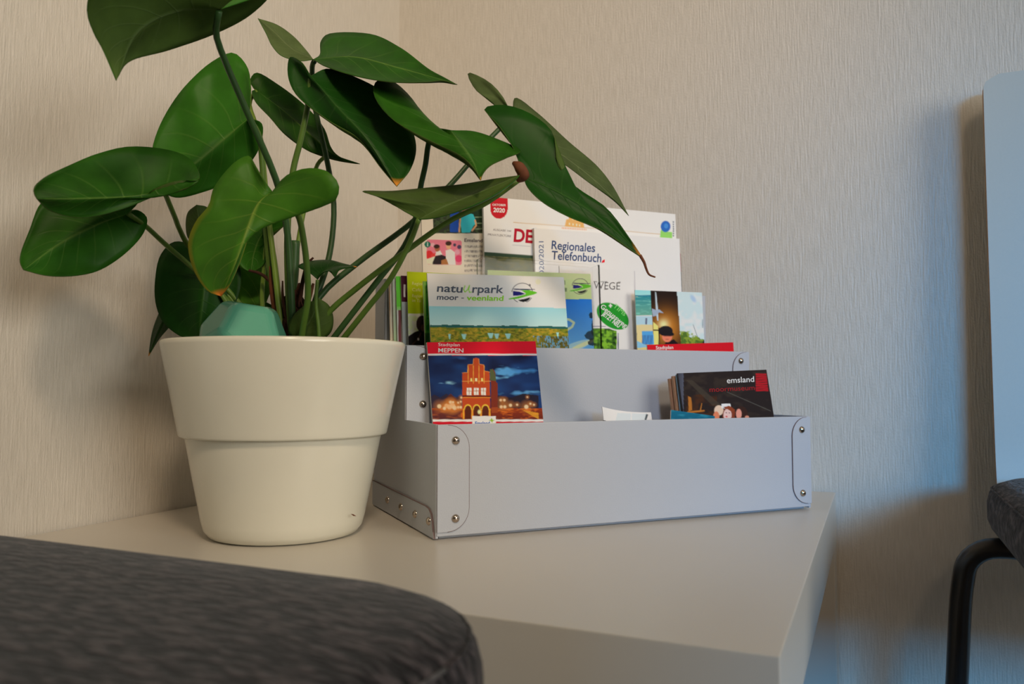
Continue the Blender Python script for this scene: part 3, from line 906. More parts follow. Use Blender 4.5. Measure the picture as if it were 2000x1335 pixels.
def cut(fl, pts, b_):
    tube('cut_edge', [(a, b_ + 0.0001, z) for a, z in pts], 0.00022, 'board_edge', fl, smooth_curve=False, sides=5)


for b_, z0, z1, wl, wr in ((0.0, 0.006, H1 - 0.0005, 0.0250, 0.0215), (S2, H1 - 0.015, H2 - 0.0005, 0.0250, 0.0205), (S3, H2 - 0.01, H3 - 0.0005, 0.025, 0.021)):
    r = 0.017
    out = [(0.0, z0)] + arc(wl - r, z0 + r, r, -90, 0) + arc(wl - r, z1 - r, r, 0, 90) + [(0.0, z1)]
    fl = plate('corner_flap', out, 'a', b_ - FT, FT, box)
    cut(fl, out[1:-1], b_ - FT)
    zs = (z0 + 0.0095, z1 - 0.0115) if b_ == 0.0 else (H1 + 0.013, z1 - 0.009)
    for z in zs:
        rivet(fl, (0.0142, b_ - FT, z), 'front')
    out = [(BL, z1)] + arc(BL - wr + r, z1 - r, r, 90, 180) + arc(BL - wr + r, z0 + r, r, 180, 270) + [(BL, z0)]
    fl = plate('corner_flap', out, 'a', b_ - FT, FT, box)
    cut(fl, out[1:-1], b_ - FT)
    for z in zs:
        rivet(fl, (BL - 0.0105, b_ - FT, z), 'front')
out = [(0.0015, 0.0012), (SB, 0.0012), (SB, 0.0235)] + [(0.022, 0.0225)] + [(0.014, 0.0215), (0.0085, 0.0185), (0.0055, 0.013), (0.0035, 0.006)]
fl = plate('bottom_flap', out, 'b', -0.0019, 0.0013, box)
tube('cut_edge', [(-0.0018, b_, z) for b_, z in out[2:]], 0.0004, 'board_edge', fl, smooth_curve=False, sides=5)
for b_ in (0.0125, 0.0475, 0.088, 0.131):
    rivet(fl, (-0.0019, b_, 0.0125), 'left')
out = [(S2 - 0.002, H1 - 0.006), (0.030, H1 - 0.003), (0.030, H1 + 0.0), (S2 - 0.002, H1 + 0.004)]


# ------------------------------------------------------------------ printed leaflets
def plane(b0, z0, lean=0.0, yaw=0.0, a0=0.0):
    u = nrm(_a * math.cos(math.radians(yaw)) + _b * math.sin(math.radians(yaw)))
    bb = nrm(np.cross(_z, u))
    upv = _z * math.cos(math.radians(lean)) + bb * math.sin(math.radians(lean))
    return dict(o=B(a0, b0, z0), u=u, up=upv, n=nrm(np.cross(u, upv)))


def hit(pl, x, y):
    d = ray(x, y)
    return CAM + d * (((pl['o'] - CAM) @ pl['n']) / (d @ pl['n']))


def clamp01(x):
    return np.clip(x, 0, 1)


class Paint:
    """a print drawn in flat shapes; x, y are the sheet's sample positions"""

    def __init__(s, X, Y, base):
        s.X, s.Y = X, Y
        s.c = np.zeros(X.shape + (3,)) + C(*base)

    def put(s, mask, col):
        col = np.asarray(col, float)
        s.c = s.c * (1 - mask[..., None]) + col * mask[..., None]

    def rect(s, x0, y0, x1, y1, col, soft=0.6, a=1.0):
        m_ = clamp01((s.X - x0) / soft + .5) * clamp01((x1 - s.X) / soft + .5) * clamp01((s.Y - y0) / soft + .5) * clamp01((y1 - s.Y) / soft + .5)
        s.put(m_ * a, C(*col))

    def grad(s, x0, y0, x1, y1, c0, c1, horiz=False):
        m_ = ((s.X >= x0) & (s.X <= x1) & (s.Y >= y0) & (s.Y <= y1)).astype(float)
        t = clamp01((s.X - x0) / (x1 - x0)) if horiz else clamp01((s.Y - y0) / (y1 - y0))
        col = C(*c0) * (1 - t[..., None]) + C(*c1) * t[..., None]
        s.c = s.c * (1 - m_[..., None]) + col * m_[..., None]

    def ell(s, cx, cy, rx, ry, col, ang=0.0, soft=0.8, a=1.0, clip=None, ring=None):
        ca, sa = math.cos(math.radians(ang)), math.sin(math.radians(ang))
        dx, dy = s.X - cx, s.Y - cy
        u, v = dx * ca + dy * sa, -dx * sa + dy * ca
        d = (np.sqrt((u / rx) ** 2 + (v / ry) ** 2) - 1) * min(rx, ry)
        m_ = clamp01(-d / soft + .5)
        if ring:
            m_ = m_ * clamp01((d + ring) / soft + .5)
        if clip is not None:
            m_ = m_ * clip
        s.put(m_ * a, C(*col))

    def poly(s, pts, col, a=1.0, clip=None, soft=0.7):
        pts = np.asarray(pts, float)
        n = len(pts)
        inside = np.zeros(s.X.shape, bool)
        dist = np.full(s.X.shape, 1e9)
        for i in range(n):
            x0, y0 = pts[i]; x1, y1 = pts[(i + 1) % n]
            if y0 != y1:
                cond = ((y0 > s.Y) != (y1 > s.Y)) & (s.X < (x1 - x0) * (s.Y - y0) / (y1 - y0) + x0)
                inside ^= cond
            L2 = (x1 - x0) ** 2 + (y1 - y0) ** 2 + 1e-9
            t = clamp01(((s.X - x0) * (x1 - x0) + (s.Y - y0) * (y1 - y0)) / L2)
            dist = np.minimum(dist, np.hypot(s.X - x0 - t * (x1 - x0), s.Y - y0 - t * (y1 - y0)))
        m_ = clamp01(np.where(inside, dist, -dist) / soft + .5)
        if clip is not None:
            m_ = m_ * clip
        s.put(m_ * a, C(*col))

    def line(s, pts, wd, col, a=1.0, clip=None):
        dist = np.full(s.X.shape, 1e9)
        for (x0, y0), (x1, y1) in zip(pts[:-1], pts[1:]):
            L2 = (x1 - x0) ** 2 + (y1 - y0) ** 2 + 1e-9
            t = clamp01(((s.X - x0) * (x1 - x0) + (s.Y - y0) * (y1 - y0)) / L2)
            dist = np.minimum(dist, np.hypot(s.X - x0 - t * (x1 - x0), s.Y - y0 - t * (y1 - y0)))
        m_ = clamp01((wd / 2 - dist) / 0.7 + .5)
        if clip is not None:
            m_ = m_ * clip
        s.put(m_ * a, C(*col))

    def noise(s, sx, sy, seed=0):
        def vn(x, y, sd):
            xi, yi = np.floor(x).astype(int), np.floor(y).astype(int)
            fx, fy = x - xi, y - yi
            fx, fy = fx * fx * (3 - 2 * fx), fy * fy * (3 - 2 * fy)

            def h(i, j):
                v = np.sin(i * 127.1 + j * 311.7 + sd * 74.7) * 43758.5453
                return v - np.floor(v)
            return (h(xi, yi) * (1 - fx) + h(xi + 1, yi) * fx) * (1 - fy) + (h(xi, yi + 1) * (1 - fx) + h(xi + 1, yi + 1) * fx) * fy
        return (vn(s.X / sx, s.Y / sy, seed) * .6 + vn(s.X / sx * 2.1, s.Y / sy * 2.1, seed + 3) * .4)

    def box(s, x0, y0, x1, y1):
        return ((s.X >= x0) & (s.X <= x1) & (s.Y >= y0) & (s.Y <= y1)).astype(float)


class Sheet:
    pass


def leaflet(name, label, cat, pl, TL, TR, thick, paint=None, ymax=700, base=(225, 226, 230), bend=0.0, mat='paper_edge', group=None, zbot=0.004, step=1.15, wide=None, curl=0.0, height=None):
    S = Sheet()
    A_, D_ = hit(pl, *TL), hit(pl, *TR)
    S.u = nrm(D_ - A_)
    S.n = pl['n']
    S.v = nrm(np.cross(S.n, S.u)) * -1.0
    if S.v[2] > 0:
        S.v = -S.v
    S.W = np.linalg.norm(D_ - A_) if wide is None else wide
    S.o = A_
    low = min(A_[2], D_[2])
    S.H = (low - (TT + zbot)) / (-S.v[2]) - 0.0005 if height is None else height
    S.bend, S.curl = bend, curl

    def pos(u, v, off=0.0):
        k = S.bend * np.sin(np.pi * np.clip(v, 0, 1)) + S.curl * (2 * u - 1) ** 2
        return (S.o + np.multiply.outer(u * S.W, S.u) + np.multiply.outer(v * S.H, S.v) + np.multiply.outer(k + off, S.n))
    S.pos = pos
    S.pl = pl
    # body
    nu, nv = 10, 10
    verts, faces = [], []
    for off in (-0.00015, -0.00015 - thick):
        for i in range(nu + 1):
            for j in range(nv + 1):
                verts.append(pos(np.float64(i / nu), np.float64(j / nv), off))
    q = (nu + 1) * (nv + 1)
    for i in range(nu):
        for j in range(nv):
            a = i * (nv + 1) + j
            f = (a, a + 1, a + nv + 2, a + nv + 1)
            faces += [f, tuple(x + q for x in f[::-1])]
    for i in range(nu):
        for j in (0, nv):
            a, b_ = i * (nv + 1) + j, (i + 1) * (nv + 1) + j
            faces.append((a, b_, b_ + q, a + q))
    for j in range(nv):
        for i in (0, nu):
            a, b_ = i * (nv + 1) + j, i * (nv + 1) + j + 1
            faces.append((a, b_, b_ + q, a + q))
    o = mesh_obj(name, verts, faces, mat, None)
    bmx = bmesh.new(); bmx.from_mesh(o.data); bmesh.ops.recalc_face_normals(bmx, faces=bmx.faces); bmx.to_mesh(o.data); bmx.free()
    tag(o, label, cat, group)
    S.ob = o
    if paint is not None:
        # print on the part of the front that stands clear of the box
        vv = np.linspace(0, 1, 200)
        ys = np.minimum(project(pos(np.zeros(200), vv))[1], project(pos(np.ones(200), vv))[1])
        vis = vv[np.argmax(ys > ymax)] if (ys > ymax).any() else 1.0
        x0, _ = project(pos(np.float64(0), np.float64(0))); x1, _ = project(pos(np.float64(1), np.float64(0)))
        n_u = int(max(8, min(420, (x1 - x0) / step)))
        n_v = int(max(8, min(420, (ys[np.searchsorted(vv, vis) - 1] - ys[0]) / step)))
        U, V = np.meshgrid(np.linspace(0, 1, n_u + 1), np.linspace(0, vis, n_v + 1))
        Pg = pos(U.ravel(), V.ravel(), 0.0)
        X, Y = project(Pg)
        pt = Paint(X, Y, base)
        paint(pt)
        idx = np.arange((n_u + 1) * (n_v + 1)).reshape(n_v + 1, n_u + 1)
        f = np.stack([idx[:-1, :-1], idx[1:, :-1], idx[1:, 1:], idx[:-1, 1:]], -1).reshape(-1, 4)
        me = bpy.data.meshes.new('printed_cover')
        me.vertices.add(len(Pg)); me.vertices.foreach_set('co', Pg.ravel())
        me.loops.add(f.size); me.loops.foreach_set('vertex_index', f.ravel())
        me.polygons.add(len(f)); me.polygons.foreach_set('loop_start', np.arange(0, f.size, 4)); me.polygons.foreach_set('loop_total', np.full(len(f), 4))
        me.update(calc_edges=True)
        ca = me.color_attributes.new('ink', 'FLOAT_COLOR', 'POINT')
        ca.data.foreach_set('color', np.concatenate([np.clip(pt.c, 0, 1), np.ones((len(Pg), 1))], 1).ravel().astype(np.float32))
        me.materials.append(MATS['printed_paper'])
        po = bpy.data.objects.new('printed_cover', me)
        COL.objects.link(po)
        po.parent = o
        S.cover = po
    return S


def text(S, s, p0, p1, cap, col, bold=0.0, name='lettering', skew=0.0, cname=None, fit=True, clip_y=None):
    """flat lettering printed on a sheet: baseline from p0 to p1, capital height cap (picture units)"""
    cu = bpy.data.curves.new('t', 'FONT')
    cu.body = s
    cu.size = 1.0
    cu.resolution_u = 4
    cu.offset = bold
    to = bpy.data.objects.new('t', cu)
    COL.objects.link(to)
    dg = bpy.context.evaluated_depsgraph_get()
    me = bpy.data.meshes.new_from_object(to.evaluated_get(dg))
    bpy.data.objects.remove(to, do_unlink=True)
    co = np.zeros(len(me.vertices) * 3); me.vertices.foreach_get('co', co); co = co.reshape(-1, 3)
    xs, ys = co[:, 0], co[:, 1]
    x0, x1 = xs.min(), xs.max()
    p0, p1 = np.array(p0, float), np.array(p1, float)
    dv_ = p1 - p0
    L = np.linalg.norm(dv_); e = dv_ / L; f = np.array([e[1], -e[0]])
    k = cap / 0.73
    u = (xs - x0) / (x1 - x0) * L + skew * ys * k
    pxy = p0 + np.outer(u, e) + np.outer(ys * k, f)
    if clip_y is not None:
        pxy[:, 1] = np.minimum(pxy[:, 1], clip_y)
    out = []
    for x, y in pxy:
        h_ = hit(S.pl, x, y)
        for _ in range(2):
            uu, v = (h_ - S.o) @ S.u / S.W, (h_ - S.o) @ S.v / S.H
            off = S.bend * math.sin(math.pi * min(max(v, 0), 1)) + S.curl * (2 * uu - 1) ** 2
            pl2 = dict(S.pl); pl2['o'] = S.pl['o'] + S.n * (off + 0.00012)
            h_ = hit(pl2, x, y)
        out.append(h_)
    me.vertices.foreach_set('co', np.array(out).ravel())
    me.materials.clear()
    me.materials.append(ink(cname or '_'.join(map(str, col)), col))
    me.update()
    me.name = name
    o = bpy.data.objects.new(name, me)
    COL.objects.link(o)
    o.parent = S.ob
    return o


def park_logo(p, cx, cy, k, ringcol=(60, 60, 75)):
    """round emblem with a blue field, a green sweep and a dark bowl"""
    T_ = lambda pts: [(cx + x * k, cy + y * k) for x, y in pts]
    p.ell(cx, cy, 21 * k, 20 * k, ringcol, ring=1.2 * k, clip=((p.Y < cy - 2 * k) | (p.Y > cy + 9 * k)).astype(float))
    p.poly(T_([(-17, -9), (-5, -8), (24, -8), (25, -6.5), (-2, -5.5), (-17, -7)]), (40, 45, 80))
    p.poly(T_([(-18, -4), (-6, -3), (6, 1.5), (-4, 4.5), (-18, 5.5)]), (25, 25, 100))
    p.poly(T_([(-2, -5.5), (14, -5.5), (28, -2), (29, 0), (22, 3), (6, 7), (-8, 11), (-26, 12.5), (-26, 10.5), (-6, 6), (6, 2.5), (7, 0.5)]), (85, 165, 35))
    p.poly(T_([(16, 8), (14, 12.5), (9, 16), (2, 17.5), (-4, 16), (-8, 13.5), (4, 11.5)]), (22, 24, 28))


# --- third tier
pl_c = plane(0.176, 0.20, 2.0)


def paint_magazine(p):
    p.rect(846, 380, 960, 456, (42, 48, 40))
    n = p.noise(6, 6, 2)
    p.put(p.box(846, 380, 960, 456) * (n > .55) * .6, C(62, 84, 50))
    p.poly([(900, 380), (960, 380), (960, 418), (925, 404), (900, 412)], (120, 165, 205))
    p.poly([(915, 400), (930, 408), (945, 402), (960, 404), (960, 440), (915, 440)], (28, 46, 30), clip=p.box(846, 380, 960, 456))
    for yy in (424, 436, 447):
        p.line([(928, yy), (960, yy - 1)], 1.6, (130, 150, 120), a=.8)
    p.rect(879, 412, 896, 453, (32, 72, 160))
    p.poly([(900, 420), (912, 415), (924, 418), (931, 434), (924, 442), (918, 454), (902, 454), (900, 440)], (55, 175, 190))
    p.ell(911, 408, 5.5, 7.5, (222, 160, 120)); p.ell(911, 403, 7, 5.5, (170, 95, 45)); p.ell(905, 411, 2.2, 6, (170, 95, 45))
    p.line([(928, 430), (930, 440), (922, 450)], 3.2, (215, 150, 110))
    p.line([(899, 425), (897, 452)], 3.4, (215, 150, 110))
    p.rect(846, 455.5, 960, 457, (196, 188, 176))
    # coloured snapshot with rounded corners
    m_ = clamp01((34.5 - np.maximum(np.abs(p.X - 867.5), 0)) / .7) * clamp01((24.5 - np.abs(p.Y - 492.5 - (p.X - 867) * .03)) / .7)
    cor = np.hypot(np.maximum(np.abs(p.X - 867.5) - 29.5, 0), np.maximum(np.abs(p.Y - 492.5 - (p.X - 867) * .03) - 19.5, 0)) < 5
    m_ = m_ * cor
    p.put(m_, C(212, 110, 130))
    for cx, cy, r, cc in ((838, 497, 8, (190, 45, 50)), (848, 500, 6, (205, 60, 60)), (897, 482, 4, (70, 60, 90)), (888, 478, 3, (60, 60, 80)), (896, 505, 7, (190, 60, 100)), (893, 492, 5, (235, 140, 160)), (845, 478, 4, (240, 150, 160))):
        p.ell(cx, cy, r, r, cc, clip=m_)
    p.poly([(833, 506), (850, 500), (850, 517), (833, 515)], (225, 205, 175), clip=m_)
    p.poly([(845, 512), (850, 500), (862, 497), (875, 502), (874, 516), (845, 517)], (40, 34, 38), clip=m_)
    p.poly([(870, 489), (880, 486), (888, 492), (890, 517), (872, 517)], (226, 212, 196), clip=m_)
    p.poly([(852, 491), (860, 489), (864, 497), (850, 499)], (230, 222, 212), clip=m_)
    p.ell(854, 485, 5, 6, (150, 90, 62), clip=m_); p.ell(853, 481, 6, 4, (50, 34, 30), clip=m_)
    p.ell(876, 480, 5, 6.5, (205, 150, 118), clip=m_); p.ell(876, 475, 6, 4.5, (60, 40, 34), clip=m_)
    p.poly([(862, 508), (872, 505), (876, 516), (862, 517)], (150, 100, 60), clip=m_)
    p.ell(835, 477, 6, 6, (25, 95, 80)); p.rect(834.4, 473, 836, 481, (170, 205, 190))
    for i in range(6):
        yy = 479 + i * 9.3
        n = p.noise(1.8, 4, 5 + i)
        p.put(p.box(907, yy, 960, yy + 4.6) * np.clip(n * 1.6 - .35, 0, .8), C(105, 98, 96))


S = leaflet('magazine', 'open grey-beige magazine page with a photo of a woman in a turquoise top', 'magazine', plane(0.178, 0.20, 2.0), (822, 386), (1040, 402), 0.0025, paint_magazine, 560, (196, 188, 176))
text(S, 'Emslandbus', (907, 472), (958, 473), 7, (70, 62, 70), 0.02)


def paint_de(p):
    p.grad(930, 370, 1340, 600, (204, 197, 193), (206, 204, 206))
    # red tab
    m_ = ((p.Y < 408) | (np.hypot((p.X - 974.5), (p.Y - 407) * 0.85) < 17)).astype(float) * p.box(957.5, 380, 991.5, 430)
    p.put(m_, C(165, 25, 35))
    p.line([(1003, 434), (1060, 438), (1200, 449), (1300, 458)], 1.0, (170, 140, 95))
    p.line([(1001, 478), (1041, 481)], 1.0, (150, 150, 155))
    p.grad(1036, 445, 1048, 515, (205, 205, 215), (120, 160, 215), True)
    # gold stepped gable emblem
    p.poly([(1103, 442), (1106, 428), (1111, 428), (1111, 421), (1115, 421), (1115, 414), (1119, 414), (1120, 409), (1123, 409), (1124, 415), (1129, 415), (1129, 423), (1134, 424), (1135, 431), (1140, 432), (1141, 445)], (196, 152, 92))
    for x, y in ((1112, 437), (1119, 438), (1126, 439), (1132, 440), (1119, 427), (1125, 428)):
        p.rect(x - 1.2, y - 2, x + 1.2, y + 2, (226, 205, 172))
    for i in range(16):
        p.rect(1097 + i * 3.1, 443.2 + i * .22, 1099 + i * 3.1, 446.4 + i * .22, (205, 150, 120))
    # dark landscape strip
    p.poly([(935, 491), (1048, 499), (1048, 520), (935, 520)], (46, 66, 50))
    n = p.noise(5, 3, 8)
    p.put(((p.Y > 498 + (p.X - 942) * .07) & (p.X < 1062)).astype(float), C(70, 78, 52)); p.put(((p.Y > 498 + (p.X - 942) * .07) & (p.X < 1062)).astype(float) * np.clip(n * 2 - .7, 0, .7), C(110, 108, 70))
    # small emblem at the right end
    p.poly([(1290, 452), (1292, 447), (1303, 452), (1313, 453), (1313, 466), (1289, 466)], (125, 180, 90))
    p.ell(1300, 442, 9.5, 11, (40, 90, 165))
    p.ell(1301, 441, 4, 5, (60, 120, 185))
    for i in range(7):
        p.rect(1314.2, 432 + i * 4.4, 1316.4, 435 + i * 4.4, (70, 80, 95))


SD = leaflet('magazine', 'white magazine with a red date tab and dark red capital letters', 'magazine', plane(0.171, 0.20, 2.0), (944, 383), (1319, 418), 0.004, paint_de, 600, (212, 210, 210))
text(SD, 'DE', (1003, 471), (1040, 474), 26, (150, 20, 40), 0.03)
text(SD, 'OKTOBER', (961.5, 401.5), (988, 402.5), 4.2, (235, 190, 190), 0.02)
text(SD, '2020', (963.5, 413.5), (986, 415), 8.5, (245, 225, 222), 0.03)
text(SD, 'AUSGABE 144', (963, 450), (998, 453), 4.2, (95, 90, 95))
text(SD, 'PRIVATLEKTÜRE', (953, 459.5), (998, 463), 4.2, (95, 90, 95))


def paint_phone(p):
    p.grad(1030, 430, 1340, 700, (200, 199, 206), (196, 205, 222), True)


ST = leaflet('phone_book', 'white regional telephone book with dark blue title', 'book', plane(0.1655, 0.20, 2.0), (1043, 445), (1327, 466), 0.0042, paint_phone, 690, (208, 209, 216))
text(ST, 'Regionales', (1077, 486), (1162, 492), 17.5, (42, 62, 105), 0.012)
text(ST, 'Telefonbuch', (1077, 506), (1174, 512), 17.5, (42, 62, 105), 0.012)
text(ST, '2020/2021', (1062, 545), (1061.5, 471), 9.5, (60, 80, 120), 0.0)
for (y0, y1, cc) in ((494, 530, (170, 35, 40)), (530, 575, (60, 75, 95))):
    pts = []
    for off in (-0.0045, 0.0001):
        for y in (y0, y1):
            v = (hit(ST.pl, 1326, y) - ST.o) @ ST.v / ST.H
            pts.append(ST.pos(np.float64(1.003), np.float64(v), off))
    MATS.setdefault('x', None)
    ink('spine%d' % y0, cc)
    mesh_obj('spine_band', pts, [(0, 1, 3, 2)], 'ink_spine%d' % y0, ST.ob)
ink('phonered', (200, 30, 40))
q = [hit(ST.pl, x, y) + ST.n * 0.00013 for x, y in ((1176, 509), (1181, 506), (1181, 512), (1175, 513))]
mesh_obj('red_mark', q, [(0, 1, 2, 3)], 'ink_phonered', ST.ob)

# --- second tier, back row
pl_l = [plane(0.1425 - i * 0.0024, 0.14, 3.0) for i in range(6)]
edge_specs = [((759, 543), (205, 215, 222), (150, 120, 80), 'thin pale booklet with a brown fold, last of the row at the pot rim'),
              ((766, 541), (178, 200, 178), (150, 190, 150), 'pale green booklet edge between the brown fold and the bright green one'),
              ((773, 539), (95, 190, 70), (120, 85, 95), 'bright green booklet edge beside the maroon spine'),
              ((783, 538), (70, 25, 45), (140, 150, 155), 'maroon and grey booklet spine beside the lime green leaflet')]


def make_edge_paint(i, top, bot):
    def f(p):
        if i == 0:
            p.grad(750, 530, 900, 700, (205, 215, 222), (196, 180, 150)); p.rect(759.5, 530, 762, 700, (128, 92, 50))
        elif i == 1:
            p.grad(750, 530, 900, 700, (190, 212, 205), (140, 170, 120)); p.rect(766, 530, 767.5, 700, (120, 150, 120))
        elif i == 2:
            p.rect(750, 530, 900, 605, (95, 190, 60)); p.grad(750, 598, 900, 625, (120, 195, 90), (190, 200, 200)); p.rect(750, 605, 900, 700, (190, 196, 198)); p.rect(778, 605, 784, 700, (110, 62, 66))
        else:
            p.rect(750, 530, 900, 589, (62, 22, 42)); p.rect(750, 589, 900, 700, (150, 160, 166)); p.rect(788.5, 555, 792, 580, (190, 190, 200))
    return f


for i, (tl, c0, c1, lab) in enumerate(edge_specs):
    leaflet('booklet', lab, 'booklet', pl_l[i], tl, (tl[0] + 120, tl[1] + 4), 0.0012, make_edge_paint(i, c0, c1), 690, c0, group='booklets at the left end of the middle tier')


def paint_lime(p):
    p.grad(780, 520, 960, 620, (165, 180, 20), (140, 165, 15))
    p.rect(780, 612, 960, 700, (190, 205, 190))
    n = p.noise(9, 9, 4)
    p.put(p.box(780, 612, 960, 700) * (n > .55) * .5, C(170, 195, 130))
    p.ell(824, 632, 11, 16, (38, 26, 26)); p.poly([(792, 676), (795, 658), (810, 648), (826, 642), (845, 650), (845, 680), (792, 680)], (22, 18, 22))
    p.ell(826, 640, 4, 7, (72, 48, 42))
    p.line([(806, 672), (818, 660), (822, 650)], 2.5, (60, 40, 38)); p.ell(817, 662, 2, 2.5, (190, 185, 190))


SL = leaflet('leaflet', 'lime green leaflet with a photo of a man at its foot', 'leaflet', plane(0.130, 0.14, 3.0), (795, 530), (930, 536), 0.0008, paint_lime, 690, (160, 178, 20))
for t_, y, x1 in (('Regional', 556, 832), ('Café', 568, 822), ('Region', 580, 824), ('im Tal', 589, 822)):
    text(SL, t_, (805, y), (x1, y + 1), 6.5, (206, 212, 130))


def paint_green_edge(p):
    p.rect(815, 530, 1000, 700, (20, 120, 40)); n = p.noise(7, 9, 6)
    p.put((n > .5) * .7, C(60, 150, 50)); p.rect(815, 530, 832, 700, (135, 200, 95)); p.rect(815, 650, 1000, 700, (40, 60, 50), a=.6)


leaflet('leaflet', 'leaflet with a deep green cover mostly hidden behind the natural park leaflet', 'leaflet', plane(0.112, 0.14, 3.0), (826, 549), (930, 552), 0.001, paint_green_edge, 690, (130, 195, 90))


def paint_wege(p):
    p.grad(1080, 515, 1245, 690, (210, 206, 203), (212, 212, 216)); p.rect(1080, 510, 1238.8, 700, (214, 211, 210), a=.5); p.rect(1238.6, 500, 1245, 700, (170, 168, 172))
    p.rect(1150, 636.5, 1186, 637.8, (70, 75, 110)); p.rect(1206.5, 650, 1208.2, 690, (50, 60, 100))
    p.rect(1140, 641, 1204.5, 690, (52, 92, 30))
    n = p.noise(6, 6, 9)
    p.put(p.box(1140, 641, 1204.5, 690) * np.clip((n - .45) * 4, 0, 1), C(110, 160, 45))
    p.put(p.box(1140, 641, 1204.5, 690) * np.clip((.38 - n) * 6, 0, 1), C(24, 44, 20))
    p.ell(1197, 617, 37, 24.5, (232, 236, 232), ang=34); p.ell(1197, 617, 34.5, 22, (30, 128, 38), ang=34)
    p.rect(1189, 595.5, 1196, 597.8, (240, 245, 240)); p.rect(1191.4, 593, 1193.7, 600.4, (240, 245, 240))
    # serif feet and bars on the title letters
    for x0, x1, y in ((1160, 1167, 549.2), (1173, 1179, 549.4), (1180, 1186, 549.6), (1180, 1186, 564.4), (1207, 1212, 550.2)):
        p.rect(x0, y, x1, y + 1.1, (70, 66, 66))


SW = leaflet('leaflet', 'white leaflet with a green oval sticker and a tree photo', 'leaflet', plane(0.137, 0.14, 3.0), (1092, 519), (1240, 529), 0.0012, paint_wege, 690, (212, 211, 212))
text(SW, 'WEGE', (1160, 564), (1211, 565.5), 15.2, (66, 62, 62), -0.008)
text(SW, 'TIMs', (1197, 599), (1219, 617), 9.5, (120, 190, 110), 0.0)
text(SW, 'Genussweg', (1172, 600), (1221, 640), 9.5, (232, 240, 230), 0.012)
text(SW, 'JETZT NEU', (1175, 614), (1208, 640), 8.5, (240, 244, 240), 0.03)


def paint_beach(p):
    p.rect(1230, 550, 1272, 690, (205, 190, 150))
    p.grad(1230, 560, 1290, 577, (118, 186, 205), (140, 196, 205)); p.rect(1230, 576, 1290, 579, (38, 110, 130))
    p.grad(1230, 579, 1290, 620, (40, 120, 130), (95, 150, 130))
    n = p.noise(14, 2.2, 11)
    p.put(p.box(1230, 579, 1290, 620) * np.clip((n - .5) * 3, 0, .7), C(110, 175, 165))
    p.rect(1230, 615.5, 1290, 617.3, (215, 222, 220)); p.rect(1230, 617, 1290, 634, (150, 180, 195))
    p.grad(1230, 634, 1290, 690, (190, 178, 135), (205, 178, 115)); p.rect(1260.5, 621, 1264, 633, (80, 85, 110))
    p.rect(1254, 646, 1290, 672, (70, 140, 195)); 
    for i in range(7):
        p.rect(1254 + i * 3.1, 654, 1255.4 + i * 3.1, 676, (45, 70, 130))
    p.poly([(1240, 676), (1242, 664), (1268, 677), (1240, 680)], (115, 165, 205)); p.poly([(1240, 646), (1244, 650), (1243, 668), (1240, 668)], (85, 75, 70))
    # dark lamplit portrait, slightly slanted panel
    dk = (p.X > 1270 + (p.Y - 567) * .07) & (p.X < 1322 + (p.Y - 567) * .075)
    dk = dk.astype(float)
    p.put(dk, C(30, 22, 20))
    gl = np.exp(-(((p.X - 1300) / 26) ** 2 + ((p.Y - 640) / 30) ** 2))
    p.c = p.c * (1 - (dk * gl)[..., None]) + C(180, 115, 40) * (dk * gl)[..., None]
    gl = np.exp(-(((p.X - 1296) / 9) ** 2 + ((p.Y - 633) / 9) ** 2))
    p.c = p.c * (1 - (dk * gl)[..., None]) + C(250, 225, 140) * (dk * gl)[..., None]
    p.poly([(1276, 628), (1285, 636), (1288, 676), (1276, 676)], (225, 190, 110), clip=dk)
    p.rect(1286, 640, 1288.5, 676, (50, 30, 20), a=.9); p.rect(1276, 643, 1288, 645.5, (60, 36, 22))
    p.poly([(1279.5, 570), (1281.5, 570), (1285, 604), (1286, 626), (1283.5, 626), (1281, 604)], (165, 180, 190), clip=dk)
    p.poly([(1273, 602), (1281, 605), (1288, 604), (1296, 611), (1287, 610), (1282, 616), (1275, 618)], (135, 150, 170), clip=dk)
    p.poly([(1296, 676), (1300, 668), (1316, 662), (1330, 676)], (26, 18, 22), clip=dk)
    p.ell(1303, 656, 10, 12, (205, 110, 85), clip=dk); p.ell(1300, 646, 14, 10, (26, 24, 28), clip=dk); p.ell(1302, 650, 15, 5.5, (24, 22, 26), ang=12, clip=dk)
    p.rect(1298, 655, 1308, 656.6, (110, 55, 48), a=.6, soft=1); p.rect(1300, 661.5, 1306, 663, (120, 50, 48), a=.7, soft=1)
    # sky with trees
    sk = (p.X >= 1322 + (p.Y - 567) * .075).astype(float)
    p.put(sk, C(172, 190, 215))
    n = p.noise(16, 14, 14)
    p.put(sk * np.clip((n - .5) * 3, 0, .8), C(200, 206, 218)); p.ell(1354, 583, 4, 8, (130, 160, 205), ang=-35, a=.7, soft=3)
    p.line([(1354, 634), (1363, 660)], 1.0, (85, 100, 110))
    for cx, cy, r in ((1337, 656, 9), (1332, 668, 12), (1346, 668, 10), (1360, 666, 9), (1372, 670, 8)):
        p.ell(cx, cy, r, r, (70, 98, 38), clip=sk)
    n2 = p.noise(4, 4, 15)
    p.put(sk * ((p.Y > 646 + 18 * np.clip((p.X - 1345) / 30, 0, 1)) & (n2 > .55)) * .8, C(120, 140, 50))
    p.ell(1376, 668, 4, 3, (30, 40, 36)); p.rect(1371.5, 623, 1373.2, 640, (90, 105, 120), a=.7)


leaflet('leaflet', 'photo leaflet with beach, lamplit man in a hat and cloudy sky', 'leaflet', plane(0.124, 0.14, 3.0), (1240, 566), (1371, 571), 0.0010, paint_beach, 690, (200, 205, 212), bend=-0.001)


